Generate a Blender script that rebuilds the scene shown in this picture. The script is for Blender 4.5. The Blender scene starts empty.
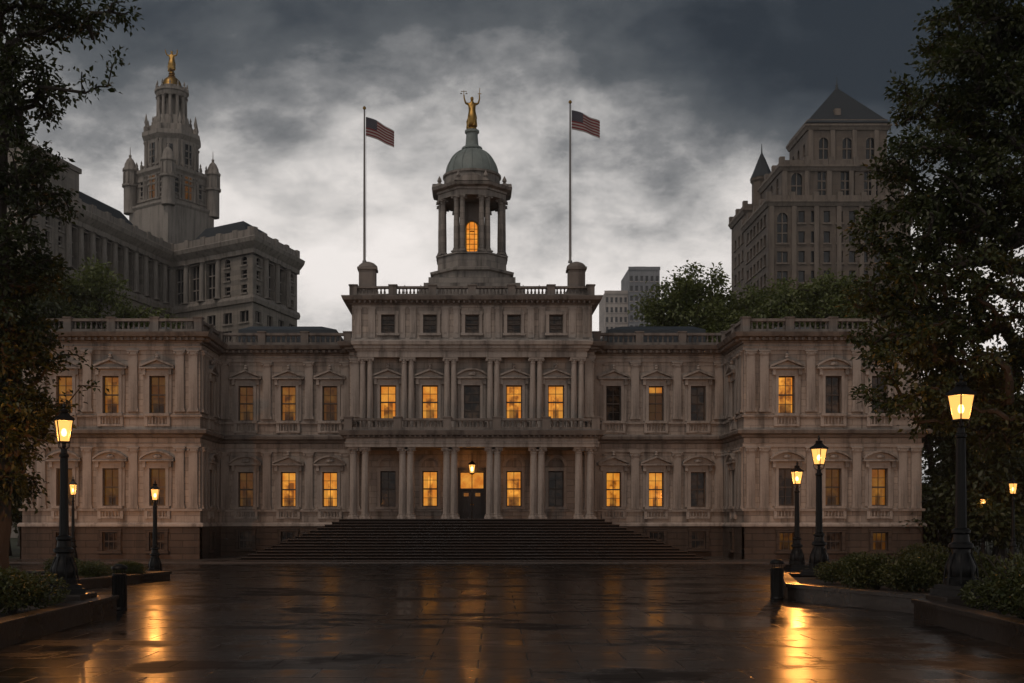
import bpy, bmesh, math, random
import numpy as np
from mathutils import Vector, Matrix
R = math.radians
S = bpy.context.scene
COL = S.collection

# ------------------------------------------------------------------ camera, sky, sun, exposure
F, CX, HY, EYE, CAMY = 1125.0, 472.0, 522.0, 2.4, -75.0
cam = bpy.data.cameras.new('Camera')
cam.sensor_width = 36.0
cam.lens = F / 1024 * 36.0
cam.shift_x = (512 - CX) / 1024
cam.shift_y = (HY - 341.5) / 1024
cam.clip_start, cam.clip_end = 0.1, 5000
camo = bpy.data.objects.new('Camera', cam)
camo.location = (0, CAMY, EYE)
camo.rotation_euler = (R(90), 0, 0)
COL.objects.link(camo)
S.camera = camo


def P(px, py, d):
    return Vector(((px - CX) * d / F, CAMY + d, EYE + (HY - py) * d / F))


def gx(px, d):
    return (px - CX) * d / F


SUN_EL, SUN_AZ = R(57), R(215)
W = bpy.data.worlds.new('World')
S.world = W
W.use_nodes = True


class NT:
    """small wrapper that makes node building short"""
    def __init__(self, tree):
        self.t = tree
        tree.nodes.clear()

    def n(self, kind, **kw):
        x = self.t.nodes.new(kind)
        ins = kw.pop('ins', {})
        for k, v in kw.items():
            setattr(x, k, v)
        for k, v in ins.items():
            self.put(x, k, v)
        return x

    def put(self, node, key, v):
        s = node.inputs[key]
        if isinstance(v, bpy.types.NodeSocket):
            self.t.links.new(v, s)
        elif isinstance(v, bpy.types.Node):
            self.t.links.new(v.outputs[0], s)
        else:
            s.default_value = v

    def m(self, op, a, b=0.0, c=0.0, clamp=False):
        x = self.n('ShaderNodeMath', operation=op, use_clamp=clamp)
        for i, v in enumerate((a, b, c)):
            self.put(x, i, v)
        return x.outputs[0]

    def mix(self, f, a, b, blend='MIX'):
        x = self.n('ShaderNodeMix', data_type='RGBA', blend_type=blend)
        self.put(x, 0, f)
        self.put(x, 6, a)
        self.put(x, 7, b)
        return x.outputs[2]

    def rng(self, v, a, b, c=0.0, d=1.0, smooth=True):
        x = self.n('ShaderNodeMapRange', interpolation_type='SMOOTHSTEP' if smooth else 'LINEAR')
        for i, q in enumerate((v, a, b, c, d)):
            self.put(x, i, q)
        return x.outputs[0]

    def noise(self, vec, scale, detail=4, rough=.55, dist=0.0):
        x = self.n('ShaderNodeTexNoise', ins={'Scale': scale, 'Detail': detail, 'Roughness': rough, 'Distortion': dist})
        if vec is not None:
            self.put(x, 'Vector', vec)
        return x.outputs[0]


def c4(r, g, b):
    return (r, g, b, 1)


w = NT(W.node_tree)
sky = w.n('ShaderNodeTexSky', sky_type='NISHITA', sun_disc=False, sun_elevation=SUN_EL, sun_rotation=SUN_AZ)
tc = w.n('ShaderNodeTexCoord')
sep = w.n('ShaderNodeSeparateXYZ', ins={0: tc.outputs['Generated']})
dx, dy, dz = sep.outputs[0], sep.outputs[1], sep.outputs[2]
zz = w.m('ADD', w.m('MAXIMUM', dz, 0.0), 0.50)
cu, cv = w.m('DIVIDE', dx, zz), w.m('DIVIDE', dy, zz)
cvec = w.n('ShaderNodeCombineXYZ', ins={0: w.m('ADD', cu, 30.3), 1: w.m('MULTIPLY', cv, 1.0), 2: 0.37})
n_big = w.noise(cvec.outputs[0], 1.25, 9, .54, .12)
cvec2 = w.n('ShaderNodeCombineXYZ', ins={0: w.m('ADD', cu, 3.1), 1: w.m('MULTIPLY', cv, 1.15), 2: 1.9})
n_mid = w.noise(cvec2.outputs[0], 3.4, 10, .60, .15)
# cloud thickness: heavy overhead, torn and thin towards the horizon
elev = w.m('ADD', w.m('MULTIPLY', w.rng(dz, 0.26, 0.42), 0.62), w.m('MULTIPLY', w.rng(dz, .10, .30), .18))
side = w.m('MULTIPLY', w.rng(dx, -0.05, 0.35), 0.26)
thick = w.m('ADD', w.m('MULTIPLY', w.m('SUBTRACT', n_big, 0.5), 2.3), w.m('MULTIPLY', w.m('SUBTRACT', n_mid, 0.5), 1.25))
cvec3 = w.n('ShaderNodeCombineXYZ', ins={0: cu, 1: w.m('MULTIPLY', cv, 1.3), 2: 5.2})
n_fine = w.noise(cvec3.outputs[0], 8.5, 8, .60, .2)
thick = w.m('ADD', thick, w.m('MULTIPLY', w.m('SUBTRACT', n_fine, 0.5), 0.55))
thick = w.m('ADD', w.m('ADD', thick, elev), side)
ramp = w.n('ShaderNodeValToRGB', ins={0: w.m('ADD', w.m('MULTIPLY', thick, 0.95), -0.075)})
cr = ramp.color_ramp
cr.elements[0].position, cr.elements[0].color = 0.0, c4(9.4, 8.85, 8.5)
cr.elements[1].position, cr.elements[1].color = 1.15 - .15, c4(.22, .30, .40)
for pos, col in ((.18, c4(7.8, 7.4, 7.1)), (.34, c4(5.0, 4.85, 4.75)), (.48, c4(2.3, 2.33, 2.38)), (.62, c4(1.0, 1.1, 1.2)), (.82, c4(.50, .60, .72))):
    e = cr.elements.new(pos)
    e.color = col
clouds = ramp.outputs[0]
# unseen sky behind the viewer, dimmed to hold down the light on the facade
back = w.rng(dy, -0.5, 0.5, 0.8, 1.0)
clouds = w.mix(1.0, clouds, w.n('ShaderNodeCombineColor', ins={0: back, 1: back, 2: back}).outputs[0], 'MULTIPLY')
mixc = w.mix(0.97, w.mix(1.0, sky.outputs[0], c4(.25, .25, .25), 'MULTIPLY'), clouds)
bg = w.n('ShaderNodeBackground', ins={0: mixc, 1: 0.10})
w.n('ShaderNodeOutputWorld', ins={0: bg.outputs[0]})

sl = bpy.data.lights.new('Sun', 'SUN')
sl.energy, sl.angle, sl.color = 0.72, R(20), (1.0, .84, .72)
so = bpy.data.objects.new('Sun', sl)
so.rotation_euler = (R(90) - SUN_EL, 0, R(-35))
COL.objects.link(so)

S.view_settings.view_transform = 'Standard'
S.view_settings.look = 'None'
S.view_settings.exposure = 0.05
S.view_settings.gamma = 1
S.cycles.use_denoising = True
S.cycles.max_bounces = 6
S.cycles.diffuse_bounces = 3
S.cycles.glossy_bounces = 3
S.cycles.transparent_max_bounces = 12
S.cycles.sample_clamp_indirect = 4.0
S.cycles.caustics_reflective = False
S.cycles.caustics_refractive = False

# ------------------------------------------------------------------ helpers
class MB:
    def __init__(s):
        s.v, s.f, s.mi, s.sm = [], [], [], []

    def add(s, verts, faces, mi=0, smooth=False):
        o = len(s.v)
        s.v += [tuple(p) for p in verts]
        s.f += [tuple(i + o for i in f) for f in faces]
        s.mi += [mi] * len(faces)
        s.sm += [smooth] * len(faces)
        return s

    def box(s, x0, x1, y0, y1, z0, z1, mi=0):
        return s.add([(x0, y0, z0), (x1, y0, z0), (x1, y1, z0), (x0, y1, z0), (x0, y0, z1), (x1, y0, z1), (x1, y1, z1), (x0, y1, z1)],
                     [(0, 3, 2, 1), (4, 5, 6, 7), (0, 1, 5, 4), (1, 2, 6, 5), (2, 3, 7, 6), (3, 0, 4, 7)], mi)

    def cbox(s, x, y, z0, wx, wy, h, mi=0):
        return s.box(x - wx / 2, x + wx / 2, y - wy / 2, y + wy / 2, z0, z0 + h, mi)

    def obox(s, c, ux, uy, hx, hy, z0, z1, mi=0):
        """box about c with horizontal half axes ux*hx, uy*hy"""
        c = Vector((c[0], c[1]))
        ux, uy = Vector(ux), Vector(uy)
        q = [c - ux * hx - uy * hy, c + ux * hx - uy * hy, c + ux * hx + uy * hy, c - ux * hx + uy * hy]
        return s.frustum(q, q, z0, z1, mi)

    def frustum(s, a, b, z0, z1, mi=0):
        n = len(a)
        v = [(p[0], p[1], z0) for p in a] + [(p[0], p[1], z1) for p in b]
        f = [tuple(range(n))[::-1], tuple(range(n, 2 * n))] + [(i, (i + 1) % n, n + (i + 1) % n, n + i) for i in range(n)]
        return s.add(v, f, mi)

    def lathe(s, prof, c=(0, 0, 0), n=16, a0=0.0, mi=0, smooth=True, sx=1, sy=1):
        v, f = [], []
        for r, z in prof:
            for k in range(n):
                a = a0 + 2 * math.pi * k / n
                v.append((c[0] + r * math.cos(a) * sx, c[1] + r * math.sin(a) * sy, c[2] + z))
        for j in range(len(prof) - 1):
            for k in range(n):
                k2 = (k + 1) % n
                f.append((j * n + k, j * n + k2, (j + 1) * n + k2, (j + 1) * n + k))
        f.append(tuple(range(n))[::-1])
        f.append(tuple(range((len(prof) - 1) * n, len(prof) * n)))
        return s.add(v, f, mi, smooth)

    def tube(s, pts, rad, n=6, mi=0):
        pts = [Vector(p) for p in pts]
        v, f = [], []
        ref = Vector((0.31, 0.2, 0.93)).normalized()
        for i, p in enumerate(pts):
            t = (pts[min(i + 1, len(pts) - 1)] - pts[max(i - 1, 0)])
            t = t.normalized() if t.length > 1e-9 else Vector((0, 0, 1))
            a = t.cross(ref)
            if a.length < .1:
                a = t.cross(Vector((1, 0, 0)))
            a.normalize()
            b = t.cross(a)
            r = rad[i] if hasattr(rad, '__len__') else rad
            for k in range(n):
                q = 2 * math.pi * k / n
                v.append(p + a * (math.cos(q) * r) + b * (math.sin(q) * r))
        for i in range(len(pts) - 1):
            for k in range(n):
                k2 = (k + 1) % n
                f.append((i * n + k, i * n + k2, (i + 1) * n + k2, (i + 1) * n + k))
        f.append(tuple(range(n))[::-1])
        f.append(tuple(range((len(pts) - 1) * n, len(pts) * n)))
        return s.add(v, f, mi, True)

    def sweep(s, prof, path, mi=0, closed=False):
        """prof: (outward offset, z); outward = right-hand side of the walking direction"""
        path = [Vector(p) for p in path]
        n, m = len(path), len(prof)
        ns = []
        for i in range(n):
            pv = path[(i - 1) % n] if (i or closed) else None
            nx = path[(i + 1) % n] if (i < n - 1 or closed) else None
            out = []
            if pv is not None:
                d = (path[i] - pv).normalized()
                out.append(Vector((d.y, -d.x)))
            if nx is not None:
                d = (nx - path[i]).normalized()
                out.append(Vector((d.y, -d.x)))
            if len(out) == 2:
                b = out[0] + out[1]
                ns.append(b / max(.3, b.dot(out[0])))
            else:
                ns.append(out[0])
        v = [(path[i].x + ns[i].x * o, path[i].y + ns[i].y * o, z) for i in range(n) for o, z in prof]
        f = []
        for i in range(n if closed else n - 1):
            j = (i + 1) % n
            for k in range(m - 1):
                f.append((i * m + k, j * m + k, j * m + k + 1, i * m + k + 1))
        if not closed:
            f += [tuple(range(m)), tuple(range((n - 1) * m, n * m))[::-1]]
        return s.add(v, f, mi)

    def wall(s, p0, p1, z0, z1, openings=(), reveal=.34, mi=0):
        """one sheet from p0 to p1 with rectangular openings (u centre, z0, w, h) and their reveals"""
        p0, p1 = Vector(p0), Vector(p1)
        L = (p1 - p0).length
        d = (p1 - p0) / L
        nin = Vector((-d.y, d.x))
        us, zs = {0.0, L}, {z0, z1}
        for u, a, ww, h in openings:
            us |= {u - ww / 2, u + ww / 2}
            zs |= {a, a + h}
        us, zs = sorted(us), sorted(zs)
        pt = lambda u, z, q=0.0: (p0.x + d.x * u + nin.x * q, p0.y + d.y * u + nin.y * q, z)
        for i in range(len(us) - 1):
            for j in range(len(zs) - 1):
                um, zm = (us[i] + us[i + 1]) / 2, (zs[j] + zs[j + 1]) / 2
                if any(abs(um - u) < ww / 2 and a < zm < a + h for u, a, ww, h in openings):
                    continue
                s.add([pt(us[i], zs[j]), pt(us[i + 1], zs[j]), pt(us[i + 1], zs[j + 1]), pt(us[i], zs[j + 1])], [(0, 1, 2, 3)], mi)
        for u, a, ww, h in openings:
            c = [(u - ww / 2, a), (u + ww / 2, a), (u + ww / 2, a + h), (u - ww / 2, a + h)]
            for k in range(4):
                (u0, a0), (u1, a1) = c[k], c[(k + 1) % 4]
                s.add([pt(u0, a0), pt(u1, a1), pt(u1, a1, reveal), pt(u0, a0, reveal)], [(0, 1, 2, 3)], mi)
        return s

    def mesh(s, name, mats, weld=False):
        me = bpy.data.meshes.new(name)
        me.from_pydata(s.v, [], s.f)
        for m_ in (mats if isinstance(mats, (list, tuple)) else [mats]):
            me.materials.append(m_)
        me.polygons.foreach_set('material_index', s.mi)
        me.polygons.foreach_set('use_smooth', s.sm)
        if weld:
            bm = bmesh.new()
            bm.from_mesh(me)
            bmesh.ops.remove_doubles(bm, verts=bm.verts, dist=1e-4)
            bm.to_mesh(me)
            bm.free()
        if any(s.sm):
            me.set_sharp_from_angle(angle=R(38))
        me.update()
        return me

    def build(s, name, mats, parent=None, loc=(0, 0, 0), rz=0.0, weld=False):
        return link(name, s.mesh(name, mats, weld), parent, loc, rz)


def link(name, data, parent=None, loc=(0, 0, 0), rz=0.0):
    o = bpy.data.objects.new(name, data)
    COL.objects.link(o)
    o.location = loc
    o.rotation_euler = (0, 0, rz)
    if parent is not None:
        o.parent = parent
    return o


def tag(o, label, cat, group=None):
    o['label'] = label
    o['category'] = cat
    if group:
        o['group'] = group
    return o


def thing(name, label, cat, loc=(0, 0, 0), rz=0.0, group=None):
    return tag(link(name, None, None, loc, rz), label, cat, group)


def structure(o, kind='structure'):
    o['kind'] = kind
    return o


def copy_tree(o, parent=None):
    c = o.copy()
    COL.objects.link(c)
    if parent is not None:
        c.parent = parent
        c.matrix_parent_inverse = o.matrix_parent_inverse.copy()
    for ch in list(o.children):
        copy_tree(ch, c)
    return c


def bevel(o, wdt, seg=2):
    b = o.modifiers.new('bevel', 'BEVEL')
    b.width, b.segments, b.limit_method = wdt, seg, 'ANGLE'
    return o


# ------------------------------------------------------------------ materials
def mat(name):
    m_ = bpy.data.materials.new(name)
    m_.use_nodes = True
    return m_, NT(m_.node_tree)


def finish(nt, **ins):
    b = nt.n('ShaderNodeBsdfPrincipled')
    for k, v in ins.items():
        nt.put(b, k.replace('_', ' '), v)
    nt.n('ShaderNodeOutputMaterial', ins={0: b.outputs[0]})
    return b


def stone(name, col, joints=(1.15, .40), var=.25, streak=.35, rough=.85, bump=.6, joint_dark=.72, wet=0.0, spec=.5):
    m_, t = mat(name)
    co = t.n('ShaderNodeTexCoord').outputs['Object']
    s = t.n('ShaderNodeSeparateXYZ', ins={0: co})
    bv = t.n('ShaderNodeCombineXYZ', ins={0: t.m('ADD', s.outputs[0], s.outputs[1]), 1: s.outputs[2], 2: 0.0}).outputs[0]
    big = t.noise(co, .22, 5, .6)
    fine = t.noise(co, 5.0, 6, .65)
    st = t.noise(t.n('ShaderNodeMapping', ins={0: co, 3: (1.6, 1.6, .13)}).outputs[0], 1.0, 6, .65)
    v = t.m('ADD', t.rng(big, .28, .72, -var * .55, var * .55), t.m('MULTIPLY', t.m('SUBTRACT', fine, .5), .45))
    v = t.m('ADD', 1.0, v)
    v = t.m('MULTIPLY', v, t.m('SUBTRACT', 1.0, t.m('MULTIPLY', t.rng(st, .44, .70), streak)))
    hgt = fine
    base = c4(*col)
    if joints:
        br = t.n('ShaderNodeTexBrick', ins={'Vector': bv, 'Color1': c4(.80, .80, .80), 'Color2': c4(1.10, 1.08, 1.05), 'Mortar': c4(joint_dark, joint_dark, joint_dark),
                                            'Scale': 1.0, 'Mortar Size': .018, 'Mortar Smooth': .3, 'Brick Width': joints[0], 'Row Height': joints[1]})
        base = t.mix(1.0, base, br.outputs[0], 'MULTIPLY')
        hgt = t.m('ADD', t.m('MULTIPLY', fine, .25), t.m('MULTIPLY', br.outputs[1], -1.0))
    vc = t.n('ShaderNodeCombineColor', ins={0: v, 1: v, 2: t.m('MULTIPLY', v, .99)}).outputs[0]
    base = t.mix(1.0, base, vc, 'MULTIPLY')
    bp = t.n('ShaderNodeBump', ins={'Strength': bump, 'Distance': .03, 'Height': hgt})
    finish(t, Base_Color=base, Roughness=t.m('ADD', rough - .12, t.m('MULTIPLY', fine, .2)) if not wet else t.rng(big, .35, .65, .18, .55), Normal=bp.outputs[0], Specular_IOR_Level=spec)
    return m_


def plain(name, col, rough=.6, metal=0.0, var=.25, scale=3.0, bump=.15, coat=0.0, spec=.5):
    m_, t = mat(name)
    co = t.n('ShaderNodeTexCoord').outputs['Object']
    f = t.noise(co, scale, 6, .62)
    v = t.m('ADD', 1 - var, t.m('MULTIPLY', f, 2 * var))
    vc = t.n('ShaderNodeCombineColor', ins={0: v, 1: v, 2: v}).outputs[0]
    bp = t.n('ShaderNodeBump', ins={'Strength': bump, 'Distance': .02, 'Height': f})
    finish(t, Base_Color=t.mix(1.0, c4(*col), vc, 'MULTIPLY'), Roughness=t.m('ADD', rough - .1, t.m('MULTIPLY', f, .2)), Metallic=metal, Normal=bp.outputs[0], Coat_Weight=coat, Specular_IOR_Level=spec)
    return m_


M = {}
M['stone'] = stone('limestone', (.355, .308, .275), var=.34, streak=.6, joint_dark=.6)
M['trim'] = stone('limestone_trim', (.365, .32, .288), joints=None, streak=.6, var=.3)
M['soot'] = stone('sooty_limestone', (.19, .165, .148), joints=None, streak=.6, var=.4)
M['grey'] = stone('grey_limestone', (.27, .245, .225), joints=(1.3, .45), streak=.65, var=.35)
M['base'] = stone('brownstone', (.075, .053, .041), joints=(1.5, .42), joint_dark=.45, bump=1.0)
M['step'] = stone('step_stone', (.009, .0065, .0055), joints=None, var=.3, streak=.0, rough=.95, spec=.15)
M['nosing'] = stone('lit_step_nosing', (.05, .036, .029), joints=None, var=.5, streak=.0, wet=1)  # light caught by the step edges, painted in as a paler stone
M['roofgrey'] = plain('roof_lead', (.10, .105, .11), .5)
M['slate'] = plain('slate', (.022, .028, .034), .6, scale=1.2, var=.35)
M['blue_roof'] = plain('zinc_roof', (.022, .029, .036), .5, .0)
M['farstone'] = stone('far_granite', (.27, .243, .215), joints=(2.2, .9), var=.2, streak=.3)
M['fartrim'] = stone('far_granite_trim', (.28, .252, .225), joints=None, var=.2, streak=.45)
M['brownbrick'] = stone('far_brown_brick', (.135, .108, .088), joints=(2.4, .8), var=.25, streak=.3)
M['browntrim'] = stone('far_brown_trim', (.175, .143, .118), joints=None, var=.25, streak=.4)
M['pale'] = stone('pale_concrete', (.42, .38, .36), joints=(3.5, 3.2), var=.12, streak=.25)  # lighter tone puts some distance haze into the colour
M['greytower'] = stone('grey_panel', (.22, .23, .25), joints=(3.5, 3.2), var=.12, streak=.2)
M['copper'] = plain('verdigris_copper', (.20, .235, .225), .6, .0, var=.45, scale=1.6, bump=.3)
M['gold'] = plain('gilding', (.34, .21, .065), .45, 1.0, var=.3, scale=6)
M['iron'] = plain('black_iron', (.005, .0055, .006), .45, .0, var=.4, scale=9, bump=.25, spec=.22)
M['polegrey'] = plain('pole_paint', (.20, .19, .18), .4, .3)
M['wood'] = plain('dark_oak', (.010, .006, .004), .45, var=.4, scale=8)
M['sash'] = plain('sash_paint', (.055, .038, .027), .5)
M['bark'] = plain('bark', (.035, .028, .022), .9, var=.5, scale=5, bump=.9)
M['granite'] = stone('planter_granite', (.020, .0165, .0145), joints=None, var=.3, streak=.15, rough=.6, wet=1, spec=.3)
M['soil'] = plain('soil', (.03, .022, .016), .95, var=.5, scale=6, bump=.8)


def leaf_mat(name, a, b, trans=.3):
    m_, t = mat(name)
    g = t.n('ShaderNodeNewGeometry')
    co = t.n('ShaderNodeTexCoord').outputs['Object']
    r_ = g.outputs['Random Per Island']
    cl = t.noise(co, .55, 3)
    col = t.mix(t.m('ADD', t.m('MULTIPLY', r_, .6), t.m('MULTIPLY', t.rng(cl, .35, .65), .4)), c4(*a), c4(*b))
    bs = t.n('ShaderNodeBsdfPrincipled', ins={'Base Color': col, 'Roughness': .5})
    tr = t.n('ShaderNodeBsdfTranslucent', ins={0: t.mix(1.0, col, c4(1.3, 1.25, .6), 'MULTIPLY')})
    mx = t.n('ShaderNodeMixShader', ins={0: trans, 1: bs.outputs[0], 2: tr.outputs[0]})
    t.n('ShaderNodeOutputMaterial', ins={0: mx.outputs[0]})
    return m_


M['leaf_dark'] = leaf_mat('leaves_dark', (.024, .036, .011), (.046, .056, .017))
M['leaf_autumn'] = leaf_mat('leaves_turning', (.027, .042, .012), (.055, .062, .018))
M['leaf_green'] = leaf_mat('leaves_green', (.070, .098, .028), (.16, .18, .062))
M['leaf_bush'] = leaf_mat('leaves_bush', (.030, .045, .015), (.085, .095, .032))
M['grass'] = plain('turf', (.022, .030, .010), .95, var=.5, scale=4, bump=.8)


def pane(name, kind):
    """window glass: 'lit' and 'dim' rooms glow through curtains, 'dark' rooms only reflect"""
    m_, t = mat(name)
    co = t.n('ShaderNodeTexCoord').outputs['Object']
    rn = t.n('ShaderNodeObjectInfo').outputs['Random']
    s = t.n('ShaderNodeSeparateXYZ', ins={0: co})
    off = t.m('MULTIPLY', rn, 37.0)
    sh = t.n('ShaderNodeCombineXYZ', ins={0: t.m('ADD', s.outputs[0], off), 1: off, 2: s.outputs[2]}).outputs[0]
    fold = t.noise(t.n('ShaderNodeMapping', ins={0: sh, 3: (11.0, 1.0, .18)}).outputs[0], 1.0, 3, .5)
    room = t.noise(sh, 1.5, 4, .55)
    x_, z_ = s.outputs[0], s.outputs[2]
    rn2 = t.m('FRACT', t.m('MULTIPLY', rn, 17.31))
    # roller blind drawn to a different height in every window, curtains at both sides, furniture below
    blind = t.m('GREATER_THAN', z_, t.m('ADD', .95, t.m('MULTIPLY', rn, 1.3)))
    curt = t.rng(t.m('ABSOLUTE', x_), t.m('ADD', .12, t.m('MULTIPLY', rn2, .22)), t.m('ADD', .17, t.m('MULTIPLY', rn2, .24)))
    inside = t.m('MULTIPLY', t.rng(room, .34, .66, .22, 1.15), t.rng(t.m('SUBTRACT', z_, t.m('MULTIPLY', room, .9)), .0, .35, .30, 1.0))
    cloth = t.m('ADD', .28, t.m('MULTIPLY', fold, .95))
    f = t.m('ADD', t.m('MULTIPLY', curt, cloth), t.m('MULTIPLY', t.m('SUBTRACT', 1.0, curt), inside))
    bl = t.m('ADD', .78, t.m('MULTIPLY', t.m('SUBTRACT', room, .5), .7))
    f = t.m('ADD', t.m('MULTIPLY', blind, bl), t.m('MULTIPLY', t.m('SUBTRACT', 1.0, blind), f))
    bp = t.n('ShaderNodeBump', ins={'Strength': .12, 'Distance': .02, 'Height': t.noise(sh, 2.0, 2)})
    ins = dict(Base_Color=c4(.012, .010, .009), Roughness=.08, Specular_IOR_Level=.22, Normal=bp.outputs[0])
    if kind == 'dark':
        ins['Base_Color'] = t.mix(t.rng(room, .42, .62), c4(.014, .010, .008), c4(.10, .066, .042))
    else:
        warm = t.mix(t.rng(room, .3, .7), c4(.95, .27, .018), c4(1.0, .42, .05))
        if kind == 'top':
            f = t.m('MULTIPLY', f, t.rng(s.outputs[2], 1.85, 1.95, .05, 1.0))
        ins['Emission_Color'] = warm
        k = {'lit': .80, 'dim': .085, 'half': .24, 'top': .6, 'bell': 1.1}[kind]
        ins['Emission_Strength'] = t.m('MULTIPLY', t.m('MAXIMUM', f, 0.06), k)
    finish(t, **ins)
    return m_


for k in ('lit', 'dim', 'half', 'top', 'dark', 'bell'):
    M['pane_' + k] = pane('window_glass_' + k, k)
m_, t = mat('far_glass')
co = t.n('ShaderNodeTexCoord').outputs['Object']
finish(t, Base_Color=c4(.008, .009, .010), Roughness=.2)
M['farglass'] = m_


def glow(name, col, k, alpha=None):
    m_, t = mat(name)
    e = t.n('ShaderNodeEmission', ins={0: c4(*col), 1: k})
    out = e.outputs[0]
    if alpha is not None:
        tr = t.n('ShaderNodeBsdfTransparent', ins={0: c4(1, .93, .8)})
        out = t.n('ShaderNodeMixShader', ins={0: alpha, 1: tr.outputs[0], 2: out}).outputs[0]
    t.n('ShaderNodeOutputMaterial', ins={0: out})
    return m_


M['lamp_glass'] = glow('frosted_lamp_glass', (1.0, .46, .115), 2.0, .52)
M['bulb'] = glow('bulb', (1.0, .62, .25), 16.0, .45)
M['bulb_far'] = glow('bulb_far', (1.0, .55, .18), 9.0)

# wet paving
m_, t = mat('wet_paving')
co = t.n('ShaderNodeTexCoord').outputs['Object']
br = t.n('ShaderNodeTexBrick', ins={'Vector': t.n('ShaderNodeMapping', ins={0: co, 1: (.47, .2, 0), 2: (0, 0, .02)}).outputs[0], 'Color1': c4(.45, .45, .45), 'Color2': c4(1.35, 1.32, 1.3), 'Mortar': c4(.2, .2, .2), 'Scale': 1.0,
                                    'Mortar Size': .018, 'Mortar Smooth': .25, 'Brick Width': 1.7, 'Row Height': 1.15})
bsep = t.n('ShaderNodeSeparateColor', ins={0: br.outputs[0]}).outputs[0]
big = t.noise(co, .16, 6, .62, .4)
mid = t.noise(co, .9, 6, .6)
fine = t.noise(co, 14.0, 5, .65)
pud = t.rng(t.m('ADD', big, t.m('MULTIPLY', t.m('SUBTRACT', mid, .5), .35)), .50, .58)
base = t.mix(1.0, c4(.007, .0065, .0062), br.outputs[0], 'MULTIPLY')
base = t.mix(t.m('MULTIPLY', t.m('SUBTRACT', 1.0, pud), .6), base, c4(.011, .0105, .010))
rough = t.m('ADD', t.m('ADD', .05, t.m('MULTIPLY', t.m('SUBTRACT', 1.0, pud), .09)), t.m('ADD', t.m('MULTIPLY', mid, .08), t.m('MULTIPLY', bsep, .06)))
dry = t.rng(t.m('ADD', t.noise(t.n('ShaderNodeMapping', ins={0: co, 1: (7, 3, 0), 3: (.55, 1.0, 1.0)}).outputs[0], .35, 6, .62, .5), t.m('MULTIPLY', t.m('SUBTRACT', mid, .5), .4)), .50, .60)
rough = t.m('ADD', t.m('ADD', rough, t.m('MULTIPLY', br.outputs[1], .2)), t.m('MULTIPLY', dry, .20))
hh = t.m('ADD', t.m('MULTIPLY', br.outputs[1], -.9), t.m('ADD', t.m('MULTIPLY', fine, .45), t.m('MULTIPLY', mid, .25)))
bp = t.n('ShaderNodeBump', ins={'Strength': t.m('SUBTRACT', .55, t.m('MULTIPLY', pud, .40)), 'Distance': .012, 'Height': hh})
finish(t, Base_Color=base, Roughness=rough, Normal=bp.outputs[0], Specular_IOR_Level=t.m('MULTIPLY', t.m('ADD', .14, t.m('MULTIPLY', pud, .40)), t.m('SUBTRACT', 1.0, t.m('MULTIPLY', dry, .75))))
M['paving'] = m_
M['pavement'] = stone('pavement_slab', (.055, .046, .041), joints=None, var=.3, streak=0, wet=1)

# ------------------------------------------------------------------ the ground
structure(MB().box(-2500, 2500, -300, 3500, -.5, -.012).build('ground', M['grass']))
structure(MB().box(-34, 34, -95, -10.2, -.2, 0).build('plaza', M['paving']))
pv = MB().box(-29.5, 29.5, -10.2, 0.3, -.2, .10)
structure(pv.build('pavement', M['pavement']))

# ------------------------------------------------------------------ city hall
hall = thing('city_hall', 'wide two storey limestone hall with columned portico, lit windows and domed cupola', 'building')
XW, XO, YW, YC, XC, DEEP = 16.87, 27.9, -5.2, -1.5, 8.0, 22.0
OUT = [(-XO, DEEP), (-XO, YW), (-XW, YW), (-XW, 0), (-XC, 0), (-XC, YC), (XC, YC), (XC, 0), (XW, 0), (XW, YW), (XO, YW), (XO, DEEP)]
FLOOR, LOW, UPP = 2.6, 3.40, 9.13     # porch floor, ground floor window sill, upper window sill
WW, WH = 1.0, 2.33

SASH = {}


def sash_mesh(wd, h, grid):
    key = (wd, h, grid)
    if key not in SASH:
        s = MB()
        y0, y1 = .17, .25
        e = .07
        s.box(-wd / 2, -wd / 2 + e, y0, y1, 0, h).box(wd / 2 - e, wd / 2, y0, y1, 0, h)
        s.box(-wd / 2 + e, wd / 2 - e, y0, y1, 0, e).box(-wd / 2 + e, wd / 2 - e, y0, y1, h - e, h)
        s.box(-wd / 2 + e, wd / 2 - e, y0 - .02, y1 - .02, h * .5 - .045, h * .5 + .045)
        nx, nz = grid
        for i in range(1, nx):
            x = -wd / 2 + wd * i / nx
            s.box(x - .018, x + .018, y0 + .02, y1 - .005, e, h - e)
        for half in (0, 1):
            for j in range(1, nz):
                z = h * .5 * (half + j / nz)
                s.box(-wd / 2 + e, wd / 2 - e, y0 + .022, y1 - .007, z - .016, z + .016)
        SASH[key] = s.mesh('sash', M['sash'])
    return SASH[key]


PANE, SURR = {}, {}


def pane_mesh(wd, h, kind):
    key = (wd, h, kind)
    if key not in PANE:
        PANE[key] = MB().box(-wd / 2 - .02, wd / 2 + .02, .26, .30, -.02, h + .02).mesh('pane', M['pane_' + kind])
    return PANE[key]


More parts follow.
